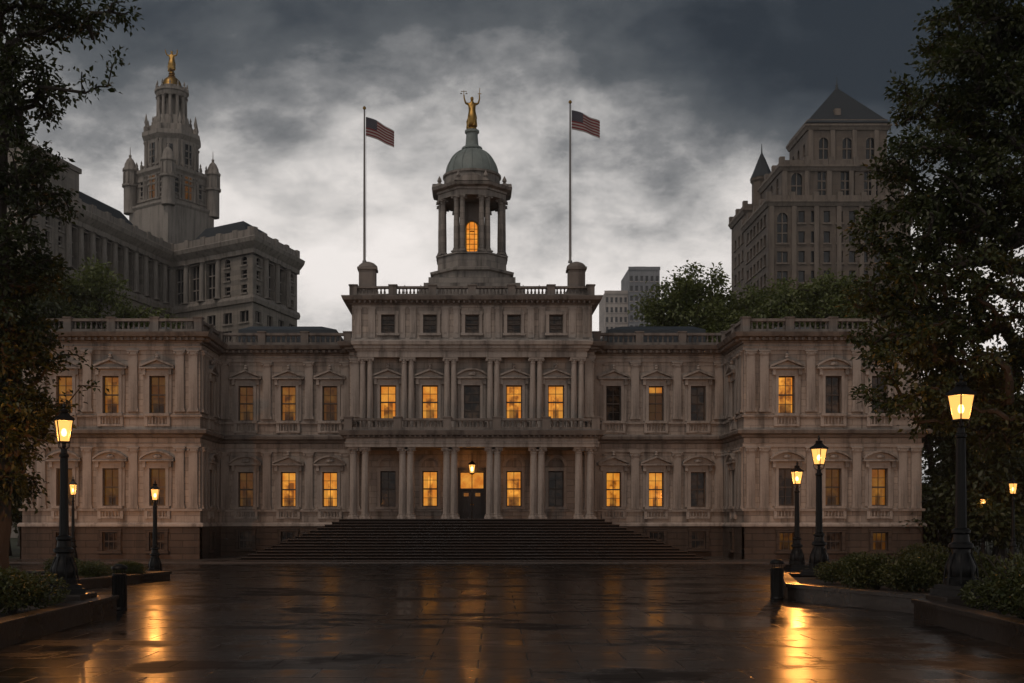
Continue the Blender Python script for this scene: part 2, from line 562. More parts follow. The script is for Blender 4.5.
def surround_mesh(wd, h, style):
    key = (wd, h, style)
    if key in SURR:
        return SURR[key]
    s = MB()
    a = .20
    pr = .11
    s.box(-wd / 2 - a, -wd / 2, -pr, .05, 0, h).box(wd / 2, wd / 2 + a, -pr, .05, 0, h)
    s.box(-wd / 2 - a - .05, wd / 2 + a + .05, -pr - .01, .05, h, h + .22)
    s.box(-wd / 2 - a - .08, wd / 2 + a + .08, -.24, .05, -.16, 0)
    if style in ('tri', 'seg'):
        # outer strips, brackets, frieze and pediment
        for q in (-1, 1):
            x = q * (wd / 2 + a + .10)
            s.box(x - .09, x + .09, -.06, .04, 0, h + .05)
            s.box(x - .10, x + .10, -.26, .04, h + .05, h + .42)
        s.box(-wd / 2 - a + .02, wd / 2 + a - .02, -.08, .04, h + .22, h + .42)
        hw, zb = wd / 2 + a + .36, h + .42
        s.box(-hw, hw, -.36, .04, zb, zb + .10)
        if style == 'tri':
            pk = .42
            for q in (-1, 1):
                v = [(q * hw, -.36, zb + .10), (0, -.36, zb + .10 + pk), (0, -.36, zb + .23 + pk), (q * hw, -.36, zb + .22)]
                v += [(x, .04, z) for x, _, z in v]
                s.add(v, [(0, 1, 2, 3), (7, 6, 5, 4), (3, 2, 6, 7), (0, 4, 5, 1), (0, 3, 7, 4), (1, 5, 6, 2)])
            s.add([(-hw + .1, -.10, zb + .1), (hw - .1, -.10, zb + .1), (0, -.10, zb + .1 + pk)], [(0, 1, 2)])
            s.lathe([(.02, 0), (.13, .06), (.09, .18), (.13, .24), (.02, .34)], (0, -.16, zb + pk + .22), 8)
        else:
            n, pk = 12, .46
            arc = lambda o, i: (-hw + 2 * hw * i / n, zb + .10 + o + pk * math.sin(math.pi * i / n) ** .8)
            for i in range(n):
                (x0, z0), (x1, z1) = arc(0, i), arc(0, i + 1)
                v = [(x0, -.36, z0), (x1, -.36, z1), (x1, -.36, z1 + .12), (x0, -.36, z0 + .12)]
                v += [(x, .04, z) for x, _, z in v]
                s.add(v, [(0, 1, 2, 3), (7, 6, 5, 4), (3, 2, 6, 7), (0, 4, 5, 1)])
            s.add([(-hw, -.10, zb + .1)] + [(arc(0, i)[0], -.10, arc(0, i)[1]) for i in range(n + 1)] + [(hw, -.10, zb + .1)], [tuple(range(n + 3))])
            s.lathe([(.02, 0), (.22, .02), (.26, .1), (.18, .2), (.02, .24)], (0, -.2, zb + .2), 8, sy=.5)
    if style in ('tri', 'seg', 'plain'):
        # apron with little blind balusters under the sill
        s.box(-wd / 2 - a, wd / 2 + a, -.10, .04, -.78, -.66)
        for i in range(6):
            x = -wd / 2 - .02 + (wd + .04) * i / 5
            s.lathe([(.035, 0), (.06, .14), (.035, .36), (.05, .5)], (x, -.05, -.66), 6)
        for q in (-1, 1):
            s.box(q * (wd / 2 + a) - .10, q * (wd / 2 + a) + .10, -.14, .04, -.80, -.16)
    if style == 'arch':
        n, r0 = 14, wd / 2 + .05
        for i in range(n):
            q0, q1 = math.pi * i / n, math.pi * (i + 1) / n
            v = [(r * math.cos(q), -.12, h + .30 + r * math.sin(q)) for q in (q0, q1) for r in (r0, r0 + .2)]
            v = [v[0], v[1], v[3], v[2]] + [(p[0], .04, p[2]) for p in (v[0], v[1], v[3], v[2])]
            s.add(v, [(0, 1, 2, 3), (1, 5, 6, 2), (0, 3, 7, 4)])
    SURR[key] = s.mesh('window', M['base' if style == 'none' and h < 1.2 else 'trim'])
    return SURR[key]


def window(u, y, z, kind, style, wd=WW, h=WH, rz=0.0, grid=(2, 2), parent=None):
    o = link('window', surround_mesh(wd, h, style), parent or hall, (u, y, z), rz)
    link('sash', sash_mesh(wd, h, grid), o)
    link('pane', pane_mesh(wd, h, kind), o)
    return o


PX = lambda px, s=.06667: (px - CX) * s
REC_L, REC_R = [PX(246), PX(288.5), PX(330)], [PX(613.5), PX(656), PX(698)]
CEN = [PX(388, .0653), PX(430, .0653), 0.0, PX(514, .0653), PX(556, .0653)]
WIN = [19.5, 22.4, 25.27]

walls = [  # p0, p1, list of (u centre, upper kind, lower kind, upper style, lower style, basement kind)
    ((-XW, 0), (-XC, 0), [(REC_L[0], 'dim', 'dim', 'tri', 'seg', 'dark'), (REC_L[1], 'half', 'lit', 'tri', 'tri', 'dark'), (REC_L[2], 'dim', 'lit', 'tri', 'seg', 'dark')]),
    ((XC, 0), (XW, 0), [(REC_R[0], 'dark', 'lit', 'tri', 'tri', 'dark'), (REC_R[1], 'top', 'lit', 'tri', 'tri', 'dark'), (REC_R[2], 'dark', 'dark', 'tri', 'seg', 'dark')]),
    ((-XO, YW), (-XW, YW), [(-WIN[2], 'half', 'dim', 'tri', 'seg', 'dark'), (-WIN[1], 'half', 'dim', 'tri', 'seg', 'dark'), (-WIN[0], 'dim', 'dim', 'tri', 'seg', 'dark')]),
    ((XW, YW), (XO, YW), [(WIN[0], 'lit', 'dark', 'tri', 'seg', 'dim'), (WIN[1], 'dark', 'dim', 'seg', 'seg', 'dark'), (WIN[2], 'dark', 'half', 'seg', 'seg', 'dim')]),
]
for p0, p1, ws in walls:
    y = p0[1]
    op = []
    for u, ku, kl, su, sl_, kb in ws:
        op += [(u - p0[0], UPP, WW, WH), (u - p0[0], LOW, WW, WH)]
        window(u, y, UPP, ku, su)
        window(u, y, LOW, kl, sl_)
        window(u, y - .14, .62, kb, 'none', .95, 1.15, grid=(3, 1))
    MB().wall(p0, p1, 2.2, 14.1, op).build('wall', M['stone'], hall)
    MB().wall((p0[0], y - .14), (p1[0], y - .14), -.1, 2.2, [(u[0] - p0[0], .62, .95, 1.15) for u in ws]).build('basement_wall', M['base'], hall)
# inner and outer flanks of the wings
for q in (-1, 1):
    x = q * XW
    p0, p1 = ((x, YW), (x, 0)) if q < 0 else ((x, 0), (x, YW))
    MB().wall(p0, p1, 2.2, 14.1, [(2.6, UPP, .8, WH), (2.6, LOW, .8, WH)]).build('wall', M['stone'], hall)
    xb = x - q * .14
    MB().wall((xb, p0[1]), (xb, p1[1]), -.1, 2.2, [(2.6, .62, .8, 1.15)]).build('basement_wall', M['base'], hall)
    for z, k in ((UPP, 'dim'), (LOW, 'dark')):
        window(x, -2.6, z, k, 'tri' if z == UPP else 'seg', .8, WH, R(90) * -q)
    window(xb, -2.6, .62, 'dark', 'none', .8, 1.15, R(90) * -q, grid=(2, 1))
    p0, p1 = ((-XO, DEEP), (-XO, YW)) if q < 0 else ((XO, YW), (XO, DEEP))
    uu = [3, 8.5, 14, 19.5, 24.5]
    MB().wall(p0, p1, 2.2, 14.1, [(u, z, WW, WH) for u in uu for z in (LOW, UPP)]).build('wall', M['stone'], hall)
    o_ = q * .14
    MB().wall((p0[0] + o_, p0[1]), (p1[0] + o_, p1[1]), -.1, 2.2).build('basement_wall', M['base'], hall)
    for u in uu:
        yy = (p0[1] - u) if q < 0 else p0[1] + u
        window(q * XO, yy, UPP, 'dark', 'tri', rz=R(90) * q)
        window(q * XO, yy, LOW, 'dim' if u < 9 else 'dark', 'seg', rz=R(90) * q)
    # short return of the centre block
    pr_ = ((-XC, 0), (-XC, YC)) if q < 0 else ((XC, YC), (XC, 0))
    MB().wall(*pr_, 0, 14.1).build('wall', M['stone'], hall)
MB().wall((XO, DEEP), (-XO, DEEP), 0, 14.1).build('wall', M['stone'], hall)

# centre block, both storeys and the attic
cu_k = ['lit', 'lit', 'dark', 'lit', 'lit']
cl_k = ['dark', 'lit', None, 'lit', 'dark']
op = [(x + XC, UPP, 1.06, 2.2) for x in CEN] + [(x + XC, LOW, WW, WH) for x, k in zip(CEN, cl_k) if k] + [(XC, FLOOR, 1.62, 3.1)]
MB().wall((-XC, YC), (XC, YC), 2.2, 14.1, op).build('wall', M['stone'], hall)
for x, ku, kl in zip(CEN, cu_k, cl_k):
    window(x, YC, UPP, ku, 'tri' if x else 'seg', 1.06, 2.2)
    if kl:
        window(x, YC, LOW, kl, 'arch')
ZA0, ZA1 = 14.1, 16.72
XA = 7.85
MB().wall((-XA, YC), (XA, YC), ZA0, ZA1, [(x + XA, 14.72, .9, 1.22) for x in CEN]).build('attic_wall', M['stone'], hall)
MB().wall((-XA, 14), (-XA, YC), ZA0, ZA1).wall((XA, YC), (XA, 14), ZA0, ZA1).wall((XA, 14), (-XA, 14), ZA0, ZA1).build('attic_wall', M['stone'], hall)
for x in CEN:
    window(x, YC, 14.72, 'dark', 'none', .9, 1.22, grid=(2, 2))
for x in [-7.45, -6.55, -4.6, -3.85, -1.75, -1.0, 1.0, 1.75, 3.85, 4.6, 6.55, 7.45]:
    MB().box(x - .22, x + .22, YC - .09, YC + .05, 14.42, 16.3).box(x - .12, x + .12, YC - .12, YC - .09, 14.75, 16.0).box(x - .27, x + .27, YC - .12, YC + .05, 16.3, 16.44).build('attic_panel', M['trim'], hall)

# door
dm = MB()
for q in (-1, 1):
    dm.box(q * .74 - (.72 if q > 0 else 0) , q * .74 + (0 if q > 0 else .72), YC + .20, YC + .27, FLOOR, 4.48)
    for z0, z1 in ((2.85, 3.45), (3.55, 3.95)):
        dm.box(q * .38 - .24, q * .38 + .24, YC + .17, YC + .20, z0, z1)
do = dm.build('door', M['wood'], hall)
for q in (-1, 1):
    MB().box(q * .38 - .16, q * .38 + .16, YC + .175, YC + .199, 4.08, 4.30).build('door_light', M['pane_half'], do)
    MB().lathe([(.02, 0), (.05, .02), (.05, .06), (.01, .09)], (q * .07, YC + .14, 3.5), 8).build('door_knob', M['gold'], do)
df = MB()
df.box(-.81, -.74, YC + .1, YC + .3, FLOOR, 5.70).box(.74, .81, YC + .1, YC + .3, FLOOR, 5.70).box(-.74, .74, YC + .1, YC + .3, 4.48, 4.60).box(-.74, .74, YC + .1, YC + .3, 5.62, 5.70)
df.box(-.025, .025, YC + .2, YC + .27, 4.6, 5.62)
df.box(-1.05, -.81, YC - .12, YC + .05, FLOOR, 5.75).box(.81, 1.05, YC - .12, YC + .05, FLOOR, 5.75).box(-1.1, 1.1, YC - .14, YC + .05, 5.75, 5.95)
df.build('door_frame', M['wood'], hall)
MB().box(-.74, .74, YC + .28, YC + .31, 4.6, 5.62).build('transom_pane', M['pane_lit'], hall)

# mouldings that run round the building
def ring(prof, name, m_=None, path=OUT):
    return MB().sweep(prof, path).build(name, m_ or M['trim'], hall)


ring([(.0, 2.12), (.24, 2.12), (.24, 2.24), (.14, 2.36), (.0, 2.36)], 'water_table')
for pth in (OUT[:6] + [(-1.12, YC)], [(1.12, YC)] + OUT[6:]):
    ring([(-.02, 3.08), (.15, 3.08), (.17, 3.22), (-.02, 3.26)], 'sill_band', path=pth)
ring([(-.02, 7.06), (.08, 7.06), (.08, 7.24), (.12, 7.30), (-.02, 7.30)], 'architrave')
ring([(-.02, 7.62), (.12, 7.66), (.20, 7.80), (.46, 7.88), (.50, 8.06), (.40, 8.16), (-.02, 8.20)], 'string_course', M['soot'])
ring([(-.02, 8.92), (.13, 8.92), (.15, 9.04), (-.02, 9.08)], 'sill_band')
ring([(-.02, 13.06), (.08, 13.06), (.08, 13.22), (.13, 13.30), (-.02, 13.30)], 'architrave')


def dentils(mb, path, z0, z1, o0, o1, wd, gap):
    for a, b in zip(path[:-1], path[1:]):
        a, b = Vector(a), Vector(b)
        L = (b - a).length
        if L > 24:
            continue
        d = (b - a) / L
        nv = Vector((d.y, -d.x))
        k = int((L - .3) / gap)
        for i in range(k + 1):
            c = a + d * (L / 2 + (i - k / 2) * gap) + nv * (o0 + o1) / 2
            mb.obox(c, d, nv, wd / 2, (o1 - o0) / 2, z0, z1)


cm = MB().sweep([(-.02, 13.50), (.10, 13.50), (.14, 13.60), (.30, 13.66), (.30, 13.80), (.62, 13.84), (.70, 14.00), (.74, 14.10), (-.02, 14.18)], OUT)
dentils(cm, OUT, 13.62, 13.80, .10, .50, .16, .40)
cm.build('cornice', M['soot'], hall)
AP = [(-XA, 14), (-XA, YC), (XA, YC), (XA, 14)]
cm = MB().sweep([(-.02, 16.55), (.08, 16.58), (.12, 16.68), (.26, 16.76), (.55, 16.84), (.62, 17.02), (.64, 17.1), (-.02, 17.16)], AP)
dentils(cm, AP, 16.66, 16.80, .10, .40, .13, .34)
cm.build('attic_cornice', M['soot'], hall)
ring([(-.02, 14.1), (.06, 14.1), (.06, 14.40), (-.02, 14.44)], 'attic_plinth', path=AP)

# pilasters
pm = MB()
H = 3.83
pm.box(-.27, .27, -.13, .05, .22, H - .34).box(-.34, .34, -.19, .05, 0, .12).box(-.31, .31, -.16, .05, .12, .22)
pm.box(-.29, .29, -.16, .05, H - .34, H - .28).box(-.31, .31, -.19, .05, H - .28, H - .10).box(-.37, .37, -.23, .05, H - .10, H)
for q in (-1, 1):
    pm.lathe([(.0, -.06), (.09, -.05), (.09, .05), (.0, .06)], (q * .27, -.2, H - .2), 8)
pil = pm.mesh('pilaster', M['trim'])
rec_p = [-16.45, PX(267), PX(309), -8.45]
spots = [(x, 0, 0) for x in rec_p] + [(-x, 0, 0) for x in rec_p]
win_p = [17.28, 18.12, 21.0, 23.85, 26.7, 27.5]
spots += [(q * x, YW, 0) for q in (-1, 1) for x in win_p]
spots += [(q * XW, y_, R(90) * -q) for q in (-1, 1) for y_ in (-4.7, -3.75, -1.45, -.5)]
for x, y_, rz in spots:
    for z in (3.23, 9.23):
        link('pilaster', pil, hall, (x, y_, z), rz)
for q in (-1, 1):
    for x in (7.62,):
        for z in (3.23, 9.23):
            link('pilaster', pil, hall, (q * x, YC, z))


def column_mesh(name, r, h, m_=None):
    s = MB()
    s.box(-r * 1.45, r * 1.45, -r * 1.45, r * 1.45, 0, .10)
    s.lathe([(r * 1.4, .10), (r * 1.4, .18), (r * 1.12, .22), (r * 1.22, .28), (r, .32), (r * .99, h * .4), (r * .85, h - .40), (r * .98, h - .38), (r * .98, h - .34),
             (r * .9, h - .30), (r * 1.12, h - .12), (r * 1.3, h - .10)], n=20)
    s.box(-r * 1.35, r * 1.35, -r * 1.35, r * 1.35, h - .10, h)
    for qx in (-1, 1):
        for qy in (-1, 1):
            s.lathe([(.0, -.05), (.095, -.04), (.095, .04), (0, .05)], (qx * r * 1.05, qy * r * 1.05, h - .17), 8)
        s.lathe([(.0, -.04), (.05, -.04), (.06, .04), (0, .05)], (0, qx * r * 1.05, h - .2), 6)
    return s.mesh(name, m_ or M['trim'])


pcol = column_mesh('column', .245, 7.06 - FLOOR)
COLX = [-7.42, -6.68, -4.34, -3.86, -1.58, -1.12, 1.12, 1.58, 3.86, 4.34, 6.68, 7.42]
for x in COLX:
    link('column', pcol, hall, (x, -4.55, FLOOR))
ucol = column_mesh('column', .20, 13.06 - 8.2)
for x in [-7.1, -6.62, -4.40, -3.94, -1.62, -1.18, 1.18, 1.62, 3.94, 4.40, 6.62, 7.1]:
    link('column', ucol, hall, (x, YC - .42, 8.2))
# entablature of the upper order
UP = [(-7.45, YC), (-7.45, YC - .72), (7.45, YC - .72), (7.45, YC)]
MB().box(-7.45, 7.45, YC - .72, YC - .15, 13.07, 13.46).sweep([(0, 13.46), (.06, 13.46), (.12, 13.58), (.2, 13.64), (.2, 13.78), (.32, 13.85), (.36, 14.06), (0, 14.2)], UP).build('entablature', M['trim'], hall)

# portico
PP = [(-7.85, YC), (-7.85, -5.0), (7.85, -5.0), (7.85, YC)]
en = MB().box(-7.85, 7.85, -5.0, YC - .01, 7.07, 8.10)
en.sweep([(0, 7.07), (.03, 7.07), (.03, 7.26), (.07, 7.28), (.07, 7.40), (0, 7.44)], PP)
en.build('portico_entablature', M['trim'], hall)
en = MB()
en.sweep([(0, 7.60), (.08, 7.62), (.14, 7.74), (.36, 7.80), (.42, 7.96), (.46, 8.08), (0, 8.14)], PP)
dentils(en, PP, 7.68, 7.80, .08, .28, .12, .32)
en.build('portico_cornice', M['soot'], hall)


def balustrade(segs, z, h, name='balustrade', gap=.33, pier=2.9, pw=.5):
    s = MB()
    for a, b in segs:
        a, b = Vector(a), Vector(b)
        L = (b - a).length
        d = (b - a) / L
        nv = Vector((d.y, -d.x))
        c = (a + b) / 2
        s.obox(c, d, nv, L / 2, .17, z, z + h * .25)
        s.obox(c, d, nv, L / 2, .18, z + h * .80, z + h)
        k = max(1, round(L / pier))
        for i in range(k + 1):
            p = a + d * (L * i / k)
            s.obox(p, d, nv, pw / 2, .23, z - .002, z + h + .03)
            s.obox(p, d, nv, pw / 2 + .05, .28, z + h + .03, z + h + .10)
        for i in range(int(L / gap)):
            p = a + d * (gap * (i + .5))
            if min(abs((p - a).length - L * j / k) for j in range(k + 1)) > pw / 2 + .06:
                s.lathe([(.05, 0), (.085, h * .16), (.045, h * .36), (.06, h * .56)], (p.x, p.y, z + h * .25), 6)
    return s.build(name, M['soot'], hall)


balustrade([((-7.7, -1.8), (-7.7, -4.85)), ((-7.7, -4.85), (7.7, -4.85)), ((7.7, -4.85), (7.7, -1.8))], 8.12, .74, pier=3.1)
ins = .12
for q in (-1, 1):
    balustrade([((q * (XW + .0), -.0 + ins), (q * 8.3, ins))], 14.16, .84)
    balustrade([((q * (XO - ins), 12), (q * (XO - ins), YW + ins)), ((q * (XO - ins), YW + ins), (q * (XW + ins), YW + ins)), ((q * (XW + ins), YW + ins), (q * (XW + ins), .1))], 14.16, .86, pier=2.85)
balustrade([((-XA + .1, 13.5), (-XA + .1, YC + .1)), ((-XA + .1, YC + .1), (XA - .1, YC + .1)), ((XA - .1, YC + .1), (XA - .1, 13.5))], 17.14, .66, pier=2.75, gap=.24)
# flat roofs
inset = [(-XO + .05, DEEP - .05), (-XO + .05, YW + .05), (-XW - .05, YW + .05), (-XW - .05, .05), (XW + .05, .05), (XW + .05, YW + .05), (XO - .05, YW + .05), (XO - .05, DEEP - .05)]
MB().frustum(inset, inset, 13.9, 14.12).build('roof', M['roofgrey'], hall)
MB().box(-XA + .04, XA - .04, YC + .05, 13.95, 16.8, 17.12).build('attic_roof', M['roofgrey'], hall)
for q in (-1, 1):
    lo = [(q * 9.4, 3), (q * 16.2, 3), (q * 16.2, 11), (q * 9.4, 11)]
    hi = [(q * 10.6, 4.4), (q * 15.6, 4.4), (q * 15.6, 10), (q * 10.6, 10)]
    MB().frustum(lo, lo, 14.12, 15.75).frustum(lo, hi, 15.75, 16.2).build('skylight_roof', M['blue_roof'], hall)
    MB().cbox(q * 22.0, 3, 14.12, 2.2, 2, 1.45).cbox(q * 22.0, 3, 15.57, 2.5, 2.3, .14).build('roof_hatch', M['roofgrey'], hall)
    MB().cbox(q * 24.6, 2, 14.12, .7, .7, 1.7).cbox(q * 24.6, 2, 15.82, .85, .85, .12).build('chimney', M['base'], hall)

# pedestals that carry the flagpoles
for q in (-1, 1):
    x = q * 6.88
    s = MB().cbox(x, YC + .75, 17.16, 1.3, 1.3, .5).cbox(x, YC + .75, 17.66, 1.08, 1.08, 1.3).cbox(x, YC + .75, 18.96, 1.28, 1.28, .16)
    s.lathe([(.66, 0), (.62, .16), (.45, .32), (.2, .42), (.05, .44)], (x, YC + .75, 19.12), 16)
    s.box(x - .36, x + .36, YC + .18, YC + .21, 17.85, 18.75)
    s.build('pedestal', M['soot'], hall)

# staircase, wide flight that spreads to both sides
NS = 15
st, sn = MB(), MB()
rise = FLOOR / NS
rs = random.Random(3)
for i in range(NS):
    top = FLOOR - i * rise
    hw, yf = 8.25 + i * .41, -5.15 - i * .285
    st.box(-hw, hw, yf, -1.45 if i == 0 else -.16, -.05, top)
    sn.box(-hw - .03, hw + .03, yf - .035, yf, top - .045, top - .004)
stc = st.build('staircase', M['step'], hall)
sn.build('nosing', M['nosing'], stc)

# cupola
YU = 6.0
cz = lambda py: EYE + (HY - py) * .072
cb = MB()
z = 17.12
for i in range(5):
    a = 4.3 - i * .32
    cb.cbox(0, YU, z + i * .45, 2 * a, 2 * a, .45)
zb = z + 2.25
OCT = R(22.5)
k8 = 1 / math.cos(R(22.5))
cb.lathe([(2.75 * k8, 0), (2.75 * k8, .5), (2.95 * k8, .56), (2.98 * k8, .72), (2.62 * k8, .85)], (0, YU, zb), 8, OCT, smooth=False)
cb.lathe([(2.44 * k8, 0), (2.44 * k8, .9), (2.54 * k8, .95), (2.54 * k8, 1.05), (2.3, 1.1)], (0, YU, zb + .85), 8, OCT, smooth=False)
ZC0, ZC1 = zb + 1.95, cz(204)
cup = cb.build('cupola', M['grey'], hall)
ccol = column_mesh('column', .20, ZC1 - ZC0, M['grey'])
for k in range(8):
    a = OCT + k * R(45)
    for e in (-1, 1):
        b = a + e * R(5.6)
        link('column', ccol, cup, (2.32 * math.cos(b), YU + 2.32 * math.sin(b), ZC0), b)
co_ = MB()
co_.box(-.78, .78, YU - .3, YU + .78, ZC0 - .05, ZC1)
co_.build('bell_chamber', M['soot'], cup)
# arched golden window of the bell chamber
aw, ah, n = .43, 2.05, 12
pts = [(-aw, 0), (aw, 0)] + [(aw * math.cos(math.pi * i / n), ah + aw * math.sin(math.pi * i / n)) for i in range(n + 1)]
v = [(x, YU - .34, ZC0 + .15 + z_) for x, z_ in pts] + [(x, YU - .32, ZC0 + .15 + z_) for x, z_ in pts]
NP = len(pts)
g = MB().add(v, [tuple(range(NP))] + [(i, (i + 1) % NP, NP + (i + 1) % NP, NP + i) for i in range(NP)])
g.build('arched_pane', M['pane_bell'], cup)
g = MB()
path3 = [(x, YU - .37, ZC0 + .15 + z_) for x, z_ in pts[1:]] + [(-aw, YU - .37, ZC0 + .15)]
g.tube(path3, .055, 6)
for x in (-.17, .17):
    g.box(x - .022, x + .022, YU - .40, YU - .345, ZC0 + .15, ZC0 + .15 + ah + .4)
for i in range(6):
    zq = ZC0 + .25 + i * .36
    g.box(-aw, aw, YU - .395, YU - .347, zq, zq + .04)
g.lathe([(.16, -.03), (.2, 0), (.16, .03)], (0, YU - .36, ZC0 + 1.9), 12)
g.build('gilded_tracery', M['gold'], cup)
e = MB()
z0 = ZC1
e.lathe([(2.42 * k8, 0), (2.42 * k8, .34), (2.5 * k8, .38), (2.5 * k8, .52), (2.78 * k8, .62), (2.86 * k8, .82), (2.3 * k8, .98)], (0, YU, z0), 8, OCT, smooth=False)
for k in range(4):
    a = k * R(90) - R(90)
    ux, nv = Vector((-math.sin(a), math.cos(a))), Vector((math.cos(a), math.sin(a)))
    base = Vector((0, YU)) + nv * 2.62
    tri = [(-1.25, .86), (1.25, .86), (0, 1.45)]
    v = [(base.x + ux.x * u + nv.x * o, base.y + ux.y * u + nv.y * o, z0 + zz_) for o in (.22, -1.0) for u, zz_ in tri]
    e.add(v, [(0, 1, 2), (5, 4, 3), (0, 3, 4, 1), (1, 4, 5, 2), (2, 5, 3, 0)])
for k in range(8):
    a = OCT + k * R(45)
    e.lathe([(.2, 0), (.2, .25), (.08, .3), (.17, .45), (.12, .6), (.02, .8)], (2.5 * math.cos(a), YU + 2.5 * math.sin(a), z0 + .9), 8)
e.lathe([(2.15, .8), (2.15, 1.2), (2.02, 1.25), (2.0, 1.75), (2.1, 1.8), (2.1, 1.95), (1.8, 2.0)], (0, YU, z0), 32)
e.build('cupola_cornice', M['grey'], cup)
zd = z0 + 1.97
dmb = MB()
prof = [(1.88 * math.cos(R(a)), 2.0 * math.sin(R(a))) for a in range(0, 80, 6)]
dmb.lathe([(1.94, -.05), (1.94, .06)] + prof, (0, YU, zd), 40)
for k in range(16):
    a = 2 * math.pi * k / 16
    dmb.tube([((r + .01) * math.cos(a), YU + (r + .01) * math.sin(a), zd + z_) for r, z_ in prof], .045, 5)
dmb.build('dome', M['copper'], cup)
zl = zd + 1.92
MB().lathe([(.75, 0), (.75, .12), (.6, .2), (.48, .3), (.42, .95), (.42, 1.15), (.52, 1.22), (.52, 1.38), (.3, 1.45)], (0, YU, zl), 12).build('statue_pedestal', M['copper'], cup)
ZST = zl + 1.45


def figure_mesh(name, arms_up=True):
    """robed standing figure, 2.4 units tall, arms raised"""
    V = [(0, 0, .05, .34), (0, 0, .55, .33), (0, .02, 1.05, .31), (0, .02, 1.35, .23), (0, .01, 1.66, .28), (0, .01, 1.86, .13), (0, -.01, 1.98, .085), (0, -.03, 2.12, .135), (0, -.01, 2.27, .11),
         (.23, .01, 1.79, .095), (.42, -.02, 1.80, .07), (.52, -.08, 2.10, .055), (.50, -.10, 2.38, .045),
         (-.23, .01, 1.79, .095), (-.43, -.02, 1.83, .07), (-.53, -.08, 2.12, .055), (-.56, -.10, 2.40, .045),
         (.16, -.10, .5, .20), (.18, -.12, .08, .22), (-.2, .10, .45, .18), (-.24, .14, .05, .20)]
    E = [(0, 1), (1, 2), (2, 3), (3, 4), (4, 5), (5, 6), (6, 7), (7, 8), (4, 9), (9, 10), (10, 11), (11, 12), (4, 13), (13, 14), (14, 15), (15, 16), (2, 17), (17, 18), (2, 19), (19, 20)]
    me = bpy.data.meshes.new(name + '_cage')
    me.from_pydata([v_[:3] for v_ in V], E, [])
    o = bpy.data.objects.new(name + '_cage', me)
    COL.objects.link(o)
    md = o.modifiers.new('skin', 'SKIN')
    md.use_smooth_shade = True
    for i, v_ in enumerate(V):
        me.skin_vertices[0].data[i].radius = (v_[3], v_[3])
    me.skin_vertices[0].data[2].use_root = True
    o.modifiers.new('sub', 'SUBSURF').render_levels = 2
    o.modifiers['sub'].levels = 2
    dg = bpy.context.evaluated_depsgraph_get()
    dg.update()
    out = bpy.data.meshes.new_from_object(o.evaluated_get(dg))
    bpy.data.objects.remove(o)
    out.name = name
    out.materials.clear()
    out.materials.append(M['gold'])
    return out


fig = figure_mesh('robed_body')
wreath = MB()
wreath.tube([(.50, -.10, 2.28), (.54, -.12, 2.85)], .022, 6)
wreath.box(.40, .64, -.14, -.10, 2.42, 2.46)
scales = MB().tube([(-.56, -.10, 2.36), (-.56, -.1, 2.68)], .02, 6).tube([(-.76, -.1, 2.62), (-.36, -.1, 2.62)], .018, 6)
for x in (-.74, -.38):
    scales.tube([(x, -.1, 2.62), (x, -.1, 2.46)], .01, 4).lathe([(.01, 0), (.08, .03)], (x, -.1, 2.43), 8)
js = thing('justice_statue', 'small gilded robed statue with raised arms on the green dome', 'statue', (0, YU, ZST))
fo_ = link('body', fig, js)
fo_.scale = (1.0, 1.25, 1.0)
js.scale = (1.05, 1.2, 1.04)
wreath.build('sword', M['gold'], js)
scales.build('balance_scales', M['gold'], js)
MB().lathe([(.34, -.02), (.34, .06), (.28, .12)], (0, 0, 0), 12).build('plinth', M['gold'], js)

# flag poles with flags
m_, t = mat('flag_cloth')
uv = t.n('ShaderNodeUVMap', uv_map='UVMap').outputs[0]
s = t.n('ShaderNodeSeparateXYZ', ins={0: uv})
fu, fv = s.outputs[0], s.outputs[1]
stripe = t.m('GREATER_THAN', t.m('FRACT', t.m('MULTIPLY', fv, 6.5)), .5)
col = t.mix(stripe, c4(.30, .28, .27), c4(.16, .014, .02))
cant = t.m('MULTIPLY', t.m('LESS_THAN', fu, .40), t.m('GREATER_THAN', fv, 6 / 13))
a_ = t.m('MULTIPLY', fu, 11 / .40 / 2)
b_ = t.m('MULTIPLY', t.m('SUBTRACT', fv, 6 / 13), 9 / (7 / 13) / 2)


def dots(oa, ob):
    da = t.m('MULTIPLY', t.m('SUBTRACT', t.m('FRACT', t.m('ADD', a_, oa)), .5), 1.0)
    db = t.m('MULTIPLY', t.m('SUBTRACT', t.m('FRACT', t.m('ADD', b_, ob)), .5), 1.0)
    return t.m('LESS_THAN', t.m('ADD', t.m('MULTIPLY', da, da), t.m('MULTIPLY', db, db)), .03)


star = t.m('MAXIMUM', dots(0, 0), dots(.5, .5))
col = t.mix(cant, col, t.mix(star, c4(.008, .012, .035), c4(.30, .28, .27)))
finish(t, Base_Color=col, Roughness=.85)
M['flag'] = m_


